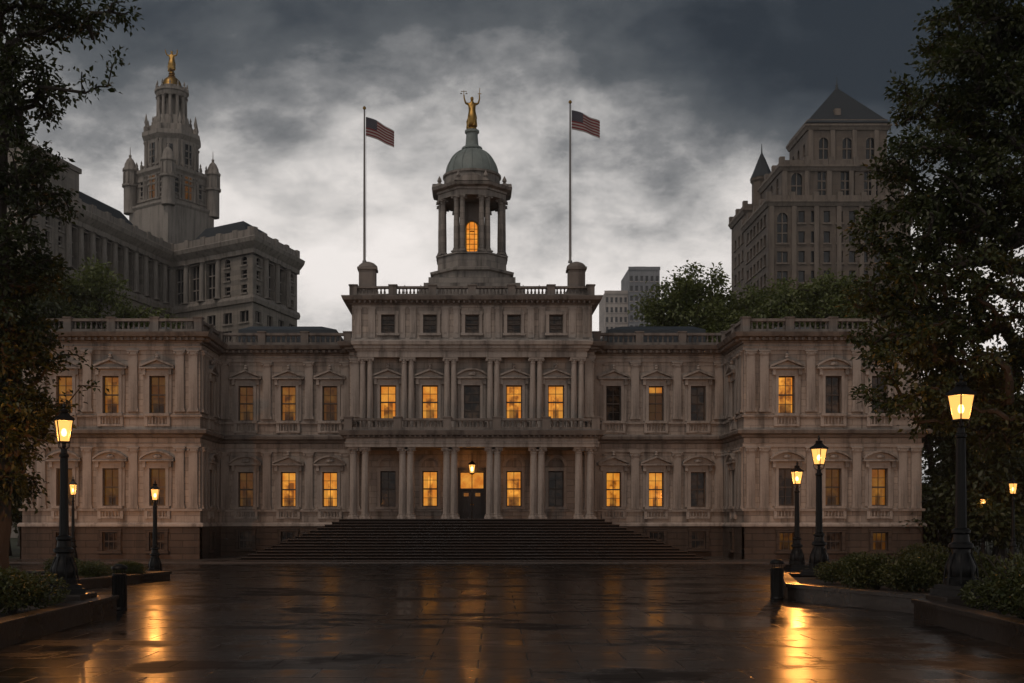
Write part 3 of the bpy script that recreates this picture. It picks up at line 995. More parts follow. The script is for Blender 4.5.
def flag_mesh(L, h, droop, ph):
    nu, nv = 28, 14
    v, f, uvs = [], [], []
    for i in range(nu + 1):
        u = i / nu
        for j in range(nv + 1):
            q = j / nv
            x = L * (u * .96)
            yv = .16 * u * math.sin(6.2 * u + ph + q * 1.3) + .1 * u * math.sin(11 * u + q)
            zv = -h * (1 - q) * (1 - .10 * u) - droop * (u ** 1.35) + .05 * math.sin(7 * u + ph) * u
            v.append((x, yv, zv))
            uvs.append((u, q))
    for i in range(nu):
        for j in range(nv):
            f.append((i * (nv + 1) + j, (i + 1) * (nv + 1) + j, (i + 1) * (nv + 1) + j + 1, i * (nv + 1) + j + 1))
    me = bpy.data.meshes.new('flag')
    me.from_pydata(v, [], f)
    ul = me.uv_layers.new(name='UVMap')
    for lp in me.loops:
        ul.data[lp.index].uv = uvs[lp.vertex_index]
    me.materials.append(M['flag'])
    me.polygons.foreach_set('use_smooth', [True] * len(f))
    return me


for q, top_py, lab, droop, ph in ((-1, 110, 'slim flagpole with a sagging striped flag, nearer the golden tower', .95, .4), (1, 104, 'slim flagpole with its striped flag at the very top, nearer the pyramid roofed tower', .75, 1.7)):
    x, y_ = (-7.1 if q < 0 else 6.48), YC + .75
    zt = EYE + (HY - top_py) * (y_ - CAMY) / F
    fp = thing('flagpole', lab, 'flagpole', (x, y_, 19.5), 0, 'flagpoles on the roof')
    hgt = zt - 19.5
    MB().lathe([(.14, 0), (.14, .12), (.085, .2), (.075, hgt * .5), (.05, hgt)], n=10).build('pole', M['polegrey'], fp)
    MB().lathe([(.01, 0), (.1, .06), (.12, .14), (.07, .22), (.01, .26)], (0, 0, hgt), 10).build('finial', M['gold'], fp)
    fl = link('flag', flag_mesh(1.95, 1.28, droop, ph), fp, (.09, 0, hgt - .45 if q < 0 else hgt - .40))
    MB().tube([(.1, 0, hgt - .05), (.13, .03, hgt * .5), (.11, 0, .4)], .008, 4).build('halyard', M['polegrey'], fp)

# thin safety railings on the attic roof
for q in (-1, 1):
    rl = thing('roof_railing', 'thin metal railing on the roof %s of the cupola' % ('left' if q < 0 else 'right'), 'railing', (q * 4.6, 2.0, 17.12), 0, 'roof railings beside the cupola')
    rr = MB().box(-2.2, 2.2, -.02, .02, 1.30, 1.335).box(-2.2, 2.2, -.02, .02, .85, .875)
    for i in range(5):
        rr.box(-2.2 + i * 1.1 - .025, -2.2 + i * 1.1 + .025, -.025, .025, 0, 1.5)
    rr.build('rail', M['polegrey'], rl)

# lantern hanging in the porch
lan = thing('porch_lantern', 'glowing lantern hanging before the entrance door under the portico', 'lantern', (0, -3.2, 5.52))
MB().tube([(0, 0, .60), (0, 0, 1.0)], .016, 6).build('chain', M['iron'], lan)
lan.scale = (1.2, 1.2, 1.3)
lf = MB()
for k in range(6):
    a = k * R(60)
    lf.tube([(.13 * math.cos(a), .13 * math.sin(a), 0), (.18 * math.cos(a), .18 * math.sin(a), .42)], .012, 4)
lf.lathe([(.2, .42), (.22, .45), (.05, .58), (.02, .62)], n=12).lathe([(.02, -.08), (.14, -.02), (.14, .0)], n=12)
lf.build('lantern_frame', M['iron'], lan)
MB().lathe([(.10, .02), (.16, .40)], n=12).build('glass', M['lamp_glass'], lan)
MB().lathe([(.01, 0), (.06, .04), (.085, .12), (.06, .2), (.01, .24)], (0, 0, .08), 12).build('bulb', M['bulb'], lan)


def point(name, loc, energy, parent, r=.08, col=(1.0, .43, .12)):
    l = bpy.data.lights.new(name, 'POINT')
    l.energy, l.shadow_soft_size, l.color = energy, r, col
    o = bpy.data.objects.new(name, l)
    COL.objects.link(o)
    o.location = loc
    o.parent = parent
    return o


point('porch_light', (0, -.02, .24), 130, lan, .05)

# ------------------------------------------------------------------ far buildings
FWIN = {}


def far_window(parent, c, rz, wd, h, nx=2, nz=2, fm='fartrim', arch=False, glass='farglass', depth=.55):
    key = (round(wd, 2), round(h, 2), nx, nz, fm, arch, glass)
    if key not in FWIN:
        s = MB().box(-wd / 2 - .02, wd / 2 + .02, depth - .06, depth + .05, -.02, h + .02, 1)
        for i in range(1, nx):
            x = -wd / 2 + wd * i / nx
            s.box(x - .09, x + .09, depth - .28, depth - .03, 0, h)
        for j in range(1, nz):
            z_ = h * j / nz
            s.box(-wd / 2, wd / 2, depth - .26, depth - .04, z_ - .10, z_ + .10)
        s.box(-wd / 2 - .2, wd / 2 + .2, -.25, .03, -.3, 0)
        if arch:
            n = 8
            for i in range(n):
                q0, q1 = math.pi * i / n, math.pi * (i + 1) / n
                r = wd / 2
                s.add([(r * math.cos(q0), .02, h - r + r * math.sin(q0)), (r * math.cos(q1), .02, h - r + r * math.sin(q1)), (r * math.cos(q1), .02, h + .02), (r * math.cos(q0), .02, h + .02)], [(0, 1, 2, 3)])
        FWIN[key] = s.mesh('window', [M[fm], M[glass]])
    return link('window', FWIN[key], parent, c, rz)


# --- tall granite office block with a gold topped tower
B0 = Vector((-50.0, 130.0))
muni = thing('granite_office_block', 'tall granite office block with colonnades and gold topped tower behind the hall', 'building', (B0.x, B0.y, 0))
P3, P2, P1, P0 = [Vector(p) - B0 for p in ((-67.0, 94.5), (-56.5, 137.0), (-39.0, 125.0), (-33.8, 142.5))]
bk = Vector((-(P2 - P3).y, (P2 - P3).x)).normalized() * 20
ZT = 51.3
LEV = [31.6, 34.9, 38.2]


def muni_seg(a, b, n, colonnade):
    L = (b - a).length
    d = (b - a) / L
    ni = Vector((-d.y, d.x))
    rz = math.atan2(d.y, d.x)
    bw = L / n
    op = []
    for i in range(n):
        u = (i + .5) * bw
        at = a + d * u
        for z_ in LEV:
            op.append((u, z_, bw * .52, 2.0))
            far_window(muni, (at.x, at.y, z_), rz, bw * .52, 2.0, 2, 1)
        if i in colonnade:
            op.append((u, 43.2, bw * .66, 6.6))
            far_window(muni, (at.x, at.y, 43.2), rz, bw * .66, 6.6, 3, 3, depth=.9)
        else:
            for z_ in (43.4, 46.0, 48.4):
                op.append((u, z_, bw * .34, 1.5))
                far_window(muni, (at.x, at.y, z_), rz, bw * .34, 1.5, 1, 2, arch=(z_ > 48))
    MB().wall(a, b, 0, ZT, op, reveal=.9).build('wall', M['farstone'], muni)
    cm_ = column_mesh('column', .52, 7.2, M['fartrim'])
    for i in range(n + 1):
        if i in colonnade or i - 1 in colonnade:
            p = a + d * (i * bw) - ni * .35
            link('column', cm_, muni, (p.x, p.y, 42.9))


muni_seg(P3, P2, 13, range(3, 13))
muni_seg(P2, P1, 5, range(0, 3))
muni_seg(P1, P0, 4, range(1, 3))
PTH = [P3, P2, P1, P0]
s = MB().sweep([(0, 41.5), (.5, 41.5), (.7, 42.2), (.5, 42.8), (0, 42.9)], PTH)
s.sweep([(0, 50.2), (.5, 50.2), (.6, 51.0), (.9, 51.3), (1.5, 52.0), (1.7, 52.7), (1.2, 53.0), (0, 53.0)], PTH)
s.build('cornice', M['fartrim'], muni)
s = MB().sweep([(0, 53.0), (.15, 53.0), (.15, 54.6), (-.5, 54.6), (-.5, 53.0)], PTH)
for a, b in zip(PTH[:-1], PTH[1:]):
    d = (b - a).normalized()
    nv = Vector((d.y, -d.x))
    k = int((b - a).length / 4.2)
    for i in range(k + 1):
        p = a + (b - a) * i / k
        s.obox(p - nv * .2, d, nv, .6, .5, 52.9, 54.85)
s.build('parapet', M['fartrim'], muni)
cen2 = P0 + P2 - P1
MB().frustum([P3, P2, P2 + bk, P3 + bk], [P3, P2, P2 + bk, P3 + bk], 50.0, 52.9).frustum([P2, P1, P0, cen2], [P2, P1, P0, cen2], 50.0, 52.95).build('roof_deck', M['slate'], muni)


def shrink(poly, f):
    c = sum(poly, Vector((0, 0))) / len(poly)
    return [c + (p - c) * f for p in poly]


q1 = shrink([P2, P1, P0, cen2], .86)
q2 = shrink([P3, P2, P2 + bk, P3 + bk], .86)
MB().frustum(q1, shrink(q1, .55), 53, 58.0).build('hipped_roof', M['slate'], muni)
MB().frustum(q2, shrink(q2, .62), 53, 58.5).build('hipped_roof', M['slate'], muni)
q3 = shrink([P3, P3 + (P2 - P3) * .42, P3 + (P2 - P3) * .42 + bk, P3 + bk], .8)
MB().frustum(q3, q3, 53, 60.0).frustum(shrink(q3, 1.04), shrink(q3, 1.04), 60.0, 60.8).build('attic_block', M['farstone'], muni)
for a, b in ((P3 + bk, P3), (P0, cen2), (P2 + bk, P3 + bk)):
    MB().wall(a, b, 0, 52).build('wall', M['farstone'], muni)

# the tower
TW = Vector((-61.9, 157.0)) - B0
tz = lambda py: EYE + (HY - py) * .2062
th = R(-35)
tw = MB()
A4 = R(45) + th
r2 = math.sqrt(2)
tw.lathe([(6.0 * r2, 48), (6.0 * r2, tz(214)), (6.3 * r2, tz(212)), (6.3 * r2, tz(210)), (5.0 * r2, tz(209)), (5.0 * r2, tz(180)), (5.1 * r2, tz(179)), (5.5 * r2, tz(177)), (5.5 * r2, tz(174)), (5.0 * r2, tz(173))], (TW.x, TW.y, 0), 4, A4, smooth=False)
A8 = R(22.5) + th
tw.lathe([(5.0 * k8, tz(174)), (5.0 * k8, tz(146)), (5.2 * k8, tz(145)), (5.7 * k8, tz(142)), (5.7 * k8, tz(138)), (4.3 * k8, tz(136)), (4.3 * k8, tz(130)), (3.6 * k8, tz(129)), (3.4 * k8, tz(120)), (3.0, tz(120))], (TW.x, TW.y, 0), 8, A8, smooth=False)
tower = tw.build('tower', M['fartrim'], muni)
tcol = column_mesh('column', .36, tz(98.6) - tz(120), M['fartrim'])
for k in range(12):
    a = k * R(30) + R(8)
    link('column', tcol, tower, (TW.x + 2.75 * math.cos(a), TW.y + 2.75 * math.sin(a), tz(120)), a)
MB().lathe([(1.2, tz(121)), (1.2, tz(97))], (TW.x, TW.y, 0), 12).build('lantern_core', M['fartrim'], tower)
t_ = MB().lathe([(2.9, tz(98.6)), (3.15, tz(97)), (3.15, tz(95)), (3.45, tz(94)), (3.45, tz(92)), (2.5, tz(91)), (2.45, tz(88)), (1.9, tz(87))], (TW.x, TW.y, 0), 24)
for k in range(12):
    a = k * R(30) + R(8)
    t_.lathe([(.28, 0), (.3, .5), (.12, .7), (.22, 1.0), (.03, 1.7)], (TW.x + 3.1 * math.cos(a), TW.y + 3.1 * math.sin(a), tz(92)), 6)
t_.build('lantern_cornice', M['fartrim'], tower)
MB().lathe([(2.2, tz(89)), (2.2, tz(88))] + [(2.0 * math.cos(R(a)) + .05, tz(88) + 2.3 * math.sin(R(a))) for a in range(5, 80, 8)] + [(.75, tz(76.5)), (.5, tz(75)), (.7, tz(74)), (.45, tz(72))], (TW.x, TW.y, 0), 20).build('gilded_dome', M['gold'], tower)
for k in range(8):
    a = k * R(45) + A8
    MB().lathe([(.55, 0), (.55, 1.2), (.2, 1.5), (.4, 2.2), (.25, 2.9), (.04, 4.0)], (TW.x + 5.3 * math.cos(a), TW.y + 5.3 * math.sin(a), tz(138)), 8).build('pinnacle', M['fartrim'], tower)
fin_m = MB().lathe([(.28, 0), (.28, .9), (.12, 1.1), (.2, 1.4), (.02, 1.9)], n=6).mesh('finial', M['fartrim'])
sc_m = MB().lathe([(.36, 0), (.36, .4), (.26, .5), (.23, 4.6), (.4, 4.9), (.4, 5.2)], n=8).mesh('column', M['fartrim'])
hood_m = MB().box(-1.15, 1.15, -.16, .16, 0, .31).frustum([(-1.15, -.16), (1.15, -.16), (1.15, .16), (-1.15, .16)], [(-.2, -.16), (.2, -.16), (.2, .16), (-.2, .16)], .309, .75).mesh('window_hood', M['fartrim'])
for k in range(8):
    a = k * R(45) + A8
    for e in (-1, 1):
        b = a + e * R(4.5)
        link('column', sc_m, tower, (TW.x + 5.35 * math.cos(b), TW.y + 5.35 * math.sin(b), tz(172)), b)
    b = a + R(22.5)
    link('window_hood', hood_m, tower, (TW.x + 4.75 * math.cos(b), TW.y + 4.75 * math.sin(b), tz(149)), b + R(90))
    link('finial', fin_m, tower, (TW.x + 3.75 * math.cos(b), TW.y + 3.75 * math.sin(b), tz(130)), b).scale = (1.2, 1.2, 1.4)
for zq, rq in ((186, 5.06), (191, 5.04), (206, 5.06)):
    MB().lathe([(rq * r2, tz(zq)), ((rq + .16) * r2, tz(zq) + .1), ((rq + .16) * r2, tz(zq) + .4), (rq * r2, tz(zq) + .5)], (TW.x, TW.y, 0), 4, A4, smooth=False).build('band_course', M['fartrim'], tower)
for q in range(4):
    nrm = Vector((math.cos(th + q * R(90)), math.sin(th + q * R(90))))
    ta = Vector((-nrm.y, nrm.x))
    for i in range(7):
        c = TW + nrm * 5.3 + ta * (i - 3) * 1.5
        link('finial', fin_m, tower, (c.x, c.y, tz(174)))
turret = MB()
turret.lathe([(1.35, 0), (1.35, 6.6), (1.7, 6.9), (1.7, 7.4), (1.3, 7.6), (1.3, 10.6), (1.6, 10.9), (1.6, 11.3), (1.25, 11.8), (1.15, 12.6), (.7, 13.8), (.25, 14.4), (.3, 15.0), (.1, 15.2), (.04, 17.2)], n=10)
for k in range(8):
    turret.lathe([(.2, 0), (.17, 3.0)], (1.32 * math.cos(k * R(45)), 1.32 * math.sin(k * R(45)), 7.6), 6)
tme = turret.mesh('turret', M['fartrim'])
for sx, sy in ((-1, -1), (1, -1), (1, 1), (-1, 1)):
    v = Vector((sx * 5.85, sy * 5.85))
    v.rotate(Matrix.Rotation(th, 2))
    link('turret', tme, tower, (TW.x + v.x, TW.y + v.y, tz(216))).scale = (1, 1, .80)
for q, (nx_, ny_) in enumerate(((0, -1), (1, 0))):
    nrm = Vector((nx_, ny_))
    nrm.rotate(Matrix.Rotation(th, 2))
    rz = math.atan2(nrm.y, nrm.x) + R(90)
    ta = Vector((-nrm.y, nrm.x))
    for e in (-1, 0, 1):
        c = TW + nrm * 5.02 + ta * e * 3.0
        z_ = tz(204) if e == 0 else tz(200)
        far_window(tower, (c.x, c.y, z_), rz, 1.5 if e == 0 else .9, 4.6 if e == 0 else 3.0, 2 if e == 0 else 1, 3, arch=True, glass='pane_dim' if e == 0 else 'farglass', depth=.02)
    c = TW + nrm * 5.02
    far_window(tower, (c.x, c.y, tz(170)), rz, 1.5, 4.2, 2, 3, arch=True, depth=.02)
    for e in (-2.4, 2.4, -1.6, 1.6):
        c = TW + nrm * 5.12 + ta * e
        MB().lathe([(.3, 0), (.27, 4.8), (.4, 5.0)], (c.x, c.y, tz(206)), 8).build('column', M['fartrim'], tower)
for k in range(8):
    a = k * R(45) + th
    if math.sin(a) < .4 and k % 2 == 1:
        c = TW + Vector((math.cos(a), math.sin(a))) * 5.02
        far_window(tower, (c.x, c.y, tz(169)), a + R(90), 1.2, 3.6, 1, 2, arch=True, depth=.02)
gs = thing('gilded_figure', 'tiny golden winged statue on top of the far granite tower', 'statue', (TW.x + B0.x, TW.y + B0.y, tz(72)))
fg = link('body', fig, gs)
fg.scale = (2.3, 2.3, 1.9)
MB().lathe([(.42, -.25), (.55, 0), (.3, .2)], n=10).build('plinth', M['gold'], gs)

# --- brown stepped tower with the pyramid roof
brn = thing('pyramid_roofed_tower', 'brown brick setback tower with dark pyramid roof and spire', 'building', (64, 135, 0))
O = Vector((64, 135))


def mass(x0, x1, y0, y1, z0, z1, wins=(), side=(), m_='brownbrick', name='wall', crown=True):
    x0, x1, y0, y1 = x0 - O.x, x1 - O.x, y0 - O.y, y1 - O.y
    s = MB().wall((x0, y0), (x1, y0), z0, z1, [(u - O.x - x0, z_, a, h) for u, z_, a, h, *_ in wins], .5)
    s.wall((x0, y1), (x0, y0), z0, z1, [(y1 - (v_ - O.y), z_, a, h) for v_, z_, a, h, *_ in side], .5)
    s.wall((x1, y0), (x1, y1), z0, z1).wall((x1, y1), (x0, y1), z0, z1)
    s.add([(x0, y0, z1), (x1, y0, z1), (x1, y1, z1), (x0, y1, z1)], [(0, 1, 2, 3)])
    s.build(name, M[m_], brn)
    for u, z_, a, h, nx, nz, ar in wins:
        far_window(brn, (u - O.x, y0, z_), 0, a, h, nx, nz, 'browntrim', ar, depth=.45)
    for v_, z_, a, h, nx, nz, ar in side:
        far_window(brn, (x0, v_ - O.y, z_), R(-90), a, h, nx, nz, 'browntrim', ar, depth=.45)
    pth = [(x0, y1), (x0, y0), (x1, y0), (x1, y1)]
    c = MB().sweep([(0, z1 - .9), (.25, z1 - .9), (.5, z1 - .4), (.7, z1 - .2), (.7, z1 + .1), (.1, z1 + .15), (.1, z1 + 1.1), (-.4, z1 + 1.1), (-.4, z1)], pth)
    done = []
    for a, b in zip(pth[:-1], pth[1:]):
        a, b = Vector(a), Vector(b)
        k = max(2, int((b - a).length / 4))
        for i in range(k + 1):
            p = a + (b - a) * i / k
            if crown and all((p - q).length > .5 for q in done):
                done.append(p)
                c.cbox(p.x, p.y, z1 + .16, .9, .9, 1.45)
    c.build('cornice', M['browntrim'], brn)
    for i in range(int((x1 - x0) / 4.0) + 1):
        xx = x0 + .5 + i * 4.0
        if xx < x1:
            MB().box(xx - .4, xx + .4, y0 - .3, y0 + .05, max(z0, 34), z1 - .9).build('pilaster', M['browntrim'], brn)


lowx = [55.2] + [58.6 + 2.25 * i for i in range(8)]
fw = []
for i, x in enumerate(lowx):
    for z_ in (41.5, 45.0, 48.5, 52.0, 55.6):
        if i == 0 and z_ > 52:
            continue
        fw.append((x, z_, 1.15, 2.1, 1, 1, False) if i else (x, z_, 1.9, 2.0 if z_ < 52 else 5.4, 2, 1 if z_ < 52 else 3, z_ >= 52))
sw = [(y_, z_, 1.5, 2.0, 1, 1, False) for y_ in (127.5, 130, 132.5, 135, 137.5, 140) for z_ in (45.0, 48.5, 52.0, 55.6)]
mass(52.7, 78, 125, 143, 0, 59.4, fw, sw)
mass(55.9, 78, 128, 143, 59.4, 66.6, [(58.6, 60.8, 2.0, 4.6, 2, 2, True)] + [(x, 60.8, 2.5, 4.8, 3, 3, False) for x in (63.6, 67.8, 72.0)], [(y_, 60.8, 1.5, 4.4, 1, 3, True) for y_ in (131, 135, 139)])
mass(61.5, 76, 131, 143, 66.6, 75.0, [(x, 68.8, 1.7, 4.0, 2, 2, True) for x in (64.4, 68.7, 73.0)], [(y_, 68.8, 1.4, 3.6, 1, 2, True) for y_ in (133.5, 137, 140.5)], crown=False)
mass(53.4, 61, 145, 156.5, 0, 63.5, [(55.6, 58, 1.4, 3.0, 1, 2, False)], [(y_, z_, 1.4, 2.0, 1, 1, False) for y_ in (147, 150, 153) for z_ in (50.5, 54, 57.5)])
MB().frustum([(-3.0, -4.5), (12.5, -4.5), (12.5, 8.5), (-3.0, 8.5)], [(4.5, 1.9), (5.0, 1.9), (5.0, 2.2), (4.5, 2.2)], 75.4, 84.0).build('pyramid_roof', M['slate'], brn)
MB().lathe([(.5, 0), (.25, .6), (.3, 1.0), (.1, 1.3), (.04, 2.6)], (4.75, 2.05, 83.7), 8).build('spire', M['slate'], brn)
MB().cbox(3.2, -2.6, 77.2, 1.1, 1.4, 1.2).build('dormer', M['browntrim'], brn)
s = MB().lathe([(1.9, 59), (1.9, 68.3), (2.2, 68.7), (2.2, 69.2)], (-7.6, 9.0, 0), 8, OCT, smooth=False)
s.build('corner_turret', M['brownbrick'], brn)
MB().lathe([(2.3, 69.2), (1.5, 71.0), (.7, 73.0), (.15, 74.2), (.05, 76)], (-7.6, 9.0, 0), 8, OCT, smooth=False).build('turret_roof', M['slate'], brn)

# --- pale slab tower in the distance
pal = thing('distant_slab_tower', 'pale distant office tower with a grey upper block on the skyline', 'building', (68, 405, 0))
s = .4267


def slab(x0, x1, y0, y1, z1, m_, nb, rows, zr, nm):
    op = []
    bw = (x1 - x0) / nb
    for i in range(nb):
        for r_ in range(rows):
            z_ = z1 - zr - r_ * 4.2
            op.append(((i + .5) * bw, z_, bw * .55, 2.3))
            far_window(pal, (x0 + (i + .5) * bw, y0, z_), 0, bw * .55, 2.3, 1, 1, 'pale', depth=.4)
    b = MB().wall((x0, y0), (x1, y0), 0, z1, op, .4).wall((x0, y1), (x0, y0), 0, z1).wall((x1, y0), (x1, y1), 0, z1).wall((x1, y1), (x0, y1), 0, z1)
    b.add([(x0, y0, z1), (x1, y0, z1), (x1, y1, z1), (x0, y1, z1)], [(0, 1, 2, 3)])
    b.box(x0 - .2, x1 + .2, y0 - .3, y0 - .02, z1 - .8, z1 + .6)
    b.build(nm, M[m_], pal)


slab(-11.3, -1.5, 0, 22, 100.5, 'pale', 5, 5, 4.5, 'low_block')
slab(-1.49, 11.6, -3, 22, 110.0, 'greytower', 6, 8, 5.5, 'tall_block')
MB().cbox(4, 6, 110, 5, 5, 2.2).build('plant_room', M['greytower'], pal)

# rain haze that softens what stands far behind the hall
m_, t = mat('haze')
pvn = t.n('ShaderNodeVolumePrincipled', ins={'Color': c4(.86, .86, .88), 'Density': .00020, 'Anisotropy': .4})
t.n('ShaderNodeOutputMaterial', ins={1: pvn.outputs[0]})
structure(MB().box(-400, 400, -110, 560, -1.5, 140).build('haze', m_), 'stuff')

# ------------------------------------------------------------------ trees
def np_mesh(name, verts, tris, m_):
    me = bpy.data.meshes.new(name)
    nv, nf = len(verts), len(tris)
    me.vertices.add(nv)
    me.vertices.foreach_set('co', verts.astype(np.float32).ravel())
    me.loops.add(nf * 3)
    me.loops.foreach_set('vertex_index', tris.astype(np.int32).ravel())
    me.polygons.add(nf)
    me.polygons.foreach_set('loop_start', np.arange(0, nf * 3, 3, dtype=np.int32))
    me.materials.append(m_)
    me.update(calc_edges=True)
    me.validate()
    return me


def leaves(rng, centers, dirs, size, name, m_, droop=.35):
    """one folded leaf of two triangles at each centre"""
    n = len(centers)
    d = dirs + rng.normal(0, .75, (n, 3))
    d[:, 2] -= droop
    d /= np.linalg.norm(d, axis=1)[:, None] + 1e-9
    up = rng.normal(0, .6, (n, 3))
    up[:, 2] += 1.0
    sd = np.cross(d, up)
    sd /= np.linalg.norm(sd, axis=1)[:, None] + 1e-9
    nn = np.cross(sd, d)
    L = (size * rng.uniform(.65, 1.25, n))[:, None]
    wd = L * .29
    b = centers
    tip = centers + d * L - nn * L * .12
    mid = centers + d * L * .45
    l_ = mid + sd * wd + nn * wd * .35
    r_ = mid - sd * wd + nn * wd * .35
    v = np.stack([b, l_, tip, r_], 1).reshape(-1, 3)
    i = np.arange(n)[:, None] * 4
    tr = np.concatenate([np.concatenate([i, i + 2, i + 1], 1), np.concatenate([i, i + 3, i + 2], 1)], 0)
    return np_mesh(name, v, tr, m_)


def grow(seed, trunk, lumps, n_attr, per, leaf, spread, r_trunk, step=.7):
    """trunk polyline, lumps = (centre, radii, weight): returns (trunk mesh builder, leaf centres, leaf dirs)"""
    rng = np.random.default_rng(seed)
    nodes, par, chains = [], [], []
    tp = [Vector(p) for p in trunk]
    ch = []
    for a, b in zip(tp[:-1], tp[1:]):
        k = max(1, int((b - a).length / step))
        for i in range(k):
            p = a.lerp(b, i / k)
            nodes.append(np.array(p) + np.array((rng.normal(0, .05), rng.normal(0, .05), 0)) * (1 if nodes else 0))
            par.append(len(nodes) - 2)
            ch.append(len(nodes) - 1)
    nodes.append(np.array(tp[-1]))
    par.append(len(nodes) - 2)
    ch.append(len(nodes) - 1)
    chains.append(ch)
    wts = np.array([l_[2] * l_[1][0] * l_[1][1] * l_[1][2] for l_ in lumps], float)
    wts /= wts.sum()
    att = []
    for li in rng.choice(len(lumps), n_attr, p=wts):
        c, r, _ = lumps[li]
        v = rng.normal(0, 1, 3)
        v /= np.linalg.norm(v)
        att.append(np.array(c) + v * (rng.uniform(.15, 1.0) ** .5) * np.array(r))
    att = np.array(att)
    d0 = np.min(np.linalg.norm(att[:, None, :] - np.array(nodes)[None], axis=2), axis=1)
    order = np.argsort(d0)
    n_trunk = len(nodes)
    lc, ld = [], []
    low = nodes[0][2] + (nodes[-1][2] - nodes[0][2]) * .22
    for idx in order:
        p = att[idx]
        N = np.array(nodes)
        dv = p - N
        dist = np.linalg.norm(dv, axis=1)
        cost = dist * (1.0 + .55 * np.clip(-dv[:, 2] / (dist + 1e-6), 0, 1)) + np.where(N[:, 2] < low, 50, 0)
        j = int(np.argmin(cost))
        D = dist[j]
        if D < .25:
            continue
        k = max(2, int(D / step))
        a = N[j]
        bow = rng.normal(0, .10, 3) * D
        bow[2] += .10 * D
        ch = [j]
        for i in range(1, k + 1):
            f = i / k
            q = a + (p - a) * f + bow * math.sin(math.pi * f) + rng.normal(0, .03, 3)
            nodes.append(q)
            par.append(ch[-1])
            ch.append(len(nodes) - 1)
        chains.append(ch)
        dr = (p - a) / D
        m_ = max(3, int(per * rng.uniform(.6, 1.4)))
        tt = rng.uniform(.25, 1.08, m_)[:, None]
        base = a + (p - a) * tt + bow * np.sin(np.pi * np.clip(tt, 0, 1))
        off = rng.normal(0, spread, (m_, 3))
        off[:, 2] *= .6
        lc.append(base + off)
        ld.append(np.tile(dr, (m_, 1)) * .6 + off / (spread * 2))
    ex = 2.3
    acc = np.full(len(nodes), .006 ** ex)
    for i in range(len(nodes) - 1, 0, -1):
        if par[i] >= 0:
            acc[par[i]] += acc[i]
    rad = acc ** (1 / ex)
    rad *= r_trunk / rad[0]
    rad = np.maximum(rad, .008)
    mb = MB()
    for ci, ch in enumerate(chains):
        pts = [nodes[i] for i in ch]
        rr = [rad[i] for i in ch]
        if ci:
            rr[0] = min(rr[0], rr[1] * 1.15)
        else:
            rr[0] *= 1.5
        mb.tube(pts, rr, 9 if ci == 0 else (6 if rr[1] > .04 else 4))
    return mb, np.concatenate(lc), np.concatenate(ld), rng


def tree(name, label, base, trunk, lumps, n_attr, per, leaf, spread, r_trunk, m_, seed, group=None, step=.7, cat='tree'):
    b = Vector(base)
    lum = [((Vector(c) - b)[:], r, w_) for c, r, w_ in lumps]
    mb, lc, ld, rng = grow(seed, [Vector(p) - b for p in trunk], lum, n_attr, per, leaf, spread, r_trunk, step)
    o = thing(name, label, cat, b, 0, group)
    mb.build('trunk', M['bark'], o)
    link('crown', leaves(rng, lc, ld, leaf, 'crown', m_), o)
    return o


def lump(px, py, d, rx, ry, rd=2.4, w_=1.0):
    return (P(px, py, d), (rx * d / F, rd, ry * d / F), w_)


# near tree framing the view on the left
dl = 31.0
bl = Vector((gx(-8, dl), CAMY + dl, 0))
tree('plane_tree', 'big dark tree whose branches reach over the view from the left edge', bl,
     [bl, bl + Vector((.1, .1, 4.5)), P(8, 330, dl), P(-2, 180, dl), P(10, 40, dl)],
     [lump(30, 12, 30, 60, 24, 1.8), lump(98, 16, 29.5, 50, 18, .9, .6), lump(105, 70, 29.5, 26, 18, .6, .45), lump(96, 92, 29.5, 24, 8, .5, .5), lump(20, 85, 30.5, 44, 36, 2.0, .8), lump(14, 165, 31, 42, 40, 2.2, .8),
      lump(40, 205, 31, 30, 18, 1.4, .7), lump(12, 260, 31, 42, 40, 2.2, 1.3), lump(42, 282, 31, 26, 18, 1.2, .8), lump(6, 340, 31, 44, 44, 2.4, 1.5), lump(8, 420, 31, 42, 44, 2.4, 1.5), lump(82, 385, 32, 44, 40, .9, .16), lump(-5, 490, 31, 36, 34, 2.0, .8)],
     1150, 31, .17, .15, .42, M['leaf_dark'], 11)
# near tree on the right
dr_ = 33.0
br_ = Vector((gx(1062, dr_), CAMY + dr_ + 1.0, 0))
tree('oak_tree', 'big dense tree with turning leaves filling the right side', br_,
     [br_, br_ + Vector((-.1, 0, 4)), P(1048, 330, dr_), P(1035, 180, dr_), P(1025, 20, dr_)],
     [lump(990, 25, 33, 62, 44, 2.4), lump(950, 90, 33, 52, 40, 2.2), lump(1005, 110, 33, 52, 60, 2.6), lump(925, 165, 32.5, 50, 36, 2.0), lump(985, 205, 33, 66, 50, 2.6), lump(905, 232, 32.5, 55, 32, 1.8),
      lump(950, 285, 32.5, 76, 42, 2.4), lump(885, 290, 32, 38, 30, 1.5), lump(905, 345, 32, 52, 32, 1.8), lump(975, 355, 32.5, 66, 48, 2.4), lump(885, 395, 31.5, 34, 24, 1.2, .7), lump(935, 410, 32, 52, 30, 1.6, .7), lump(1010, 430, 32.5, 40, 36, 2.0, .8)],
     1350, 43, .175, .165, .5, M['leaf_autumn'], 5)


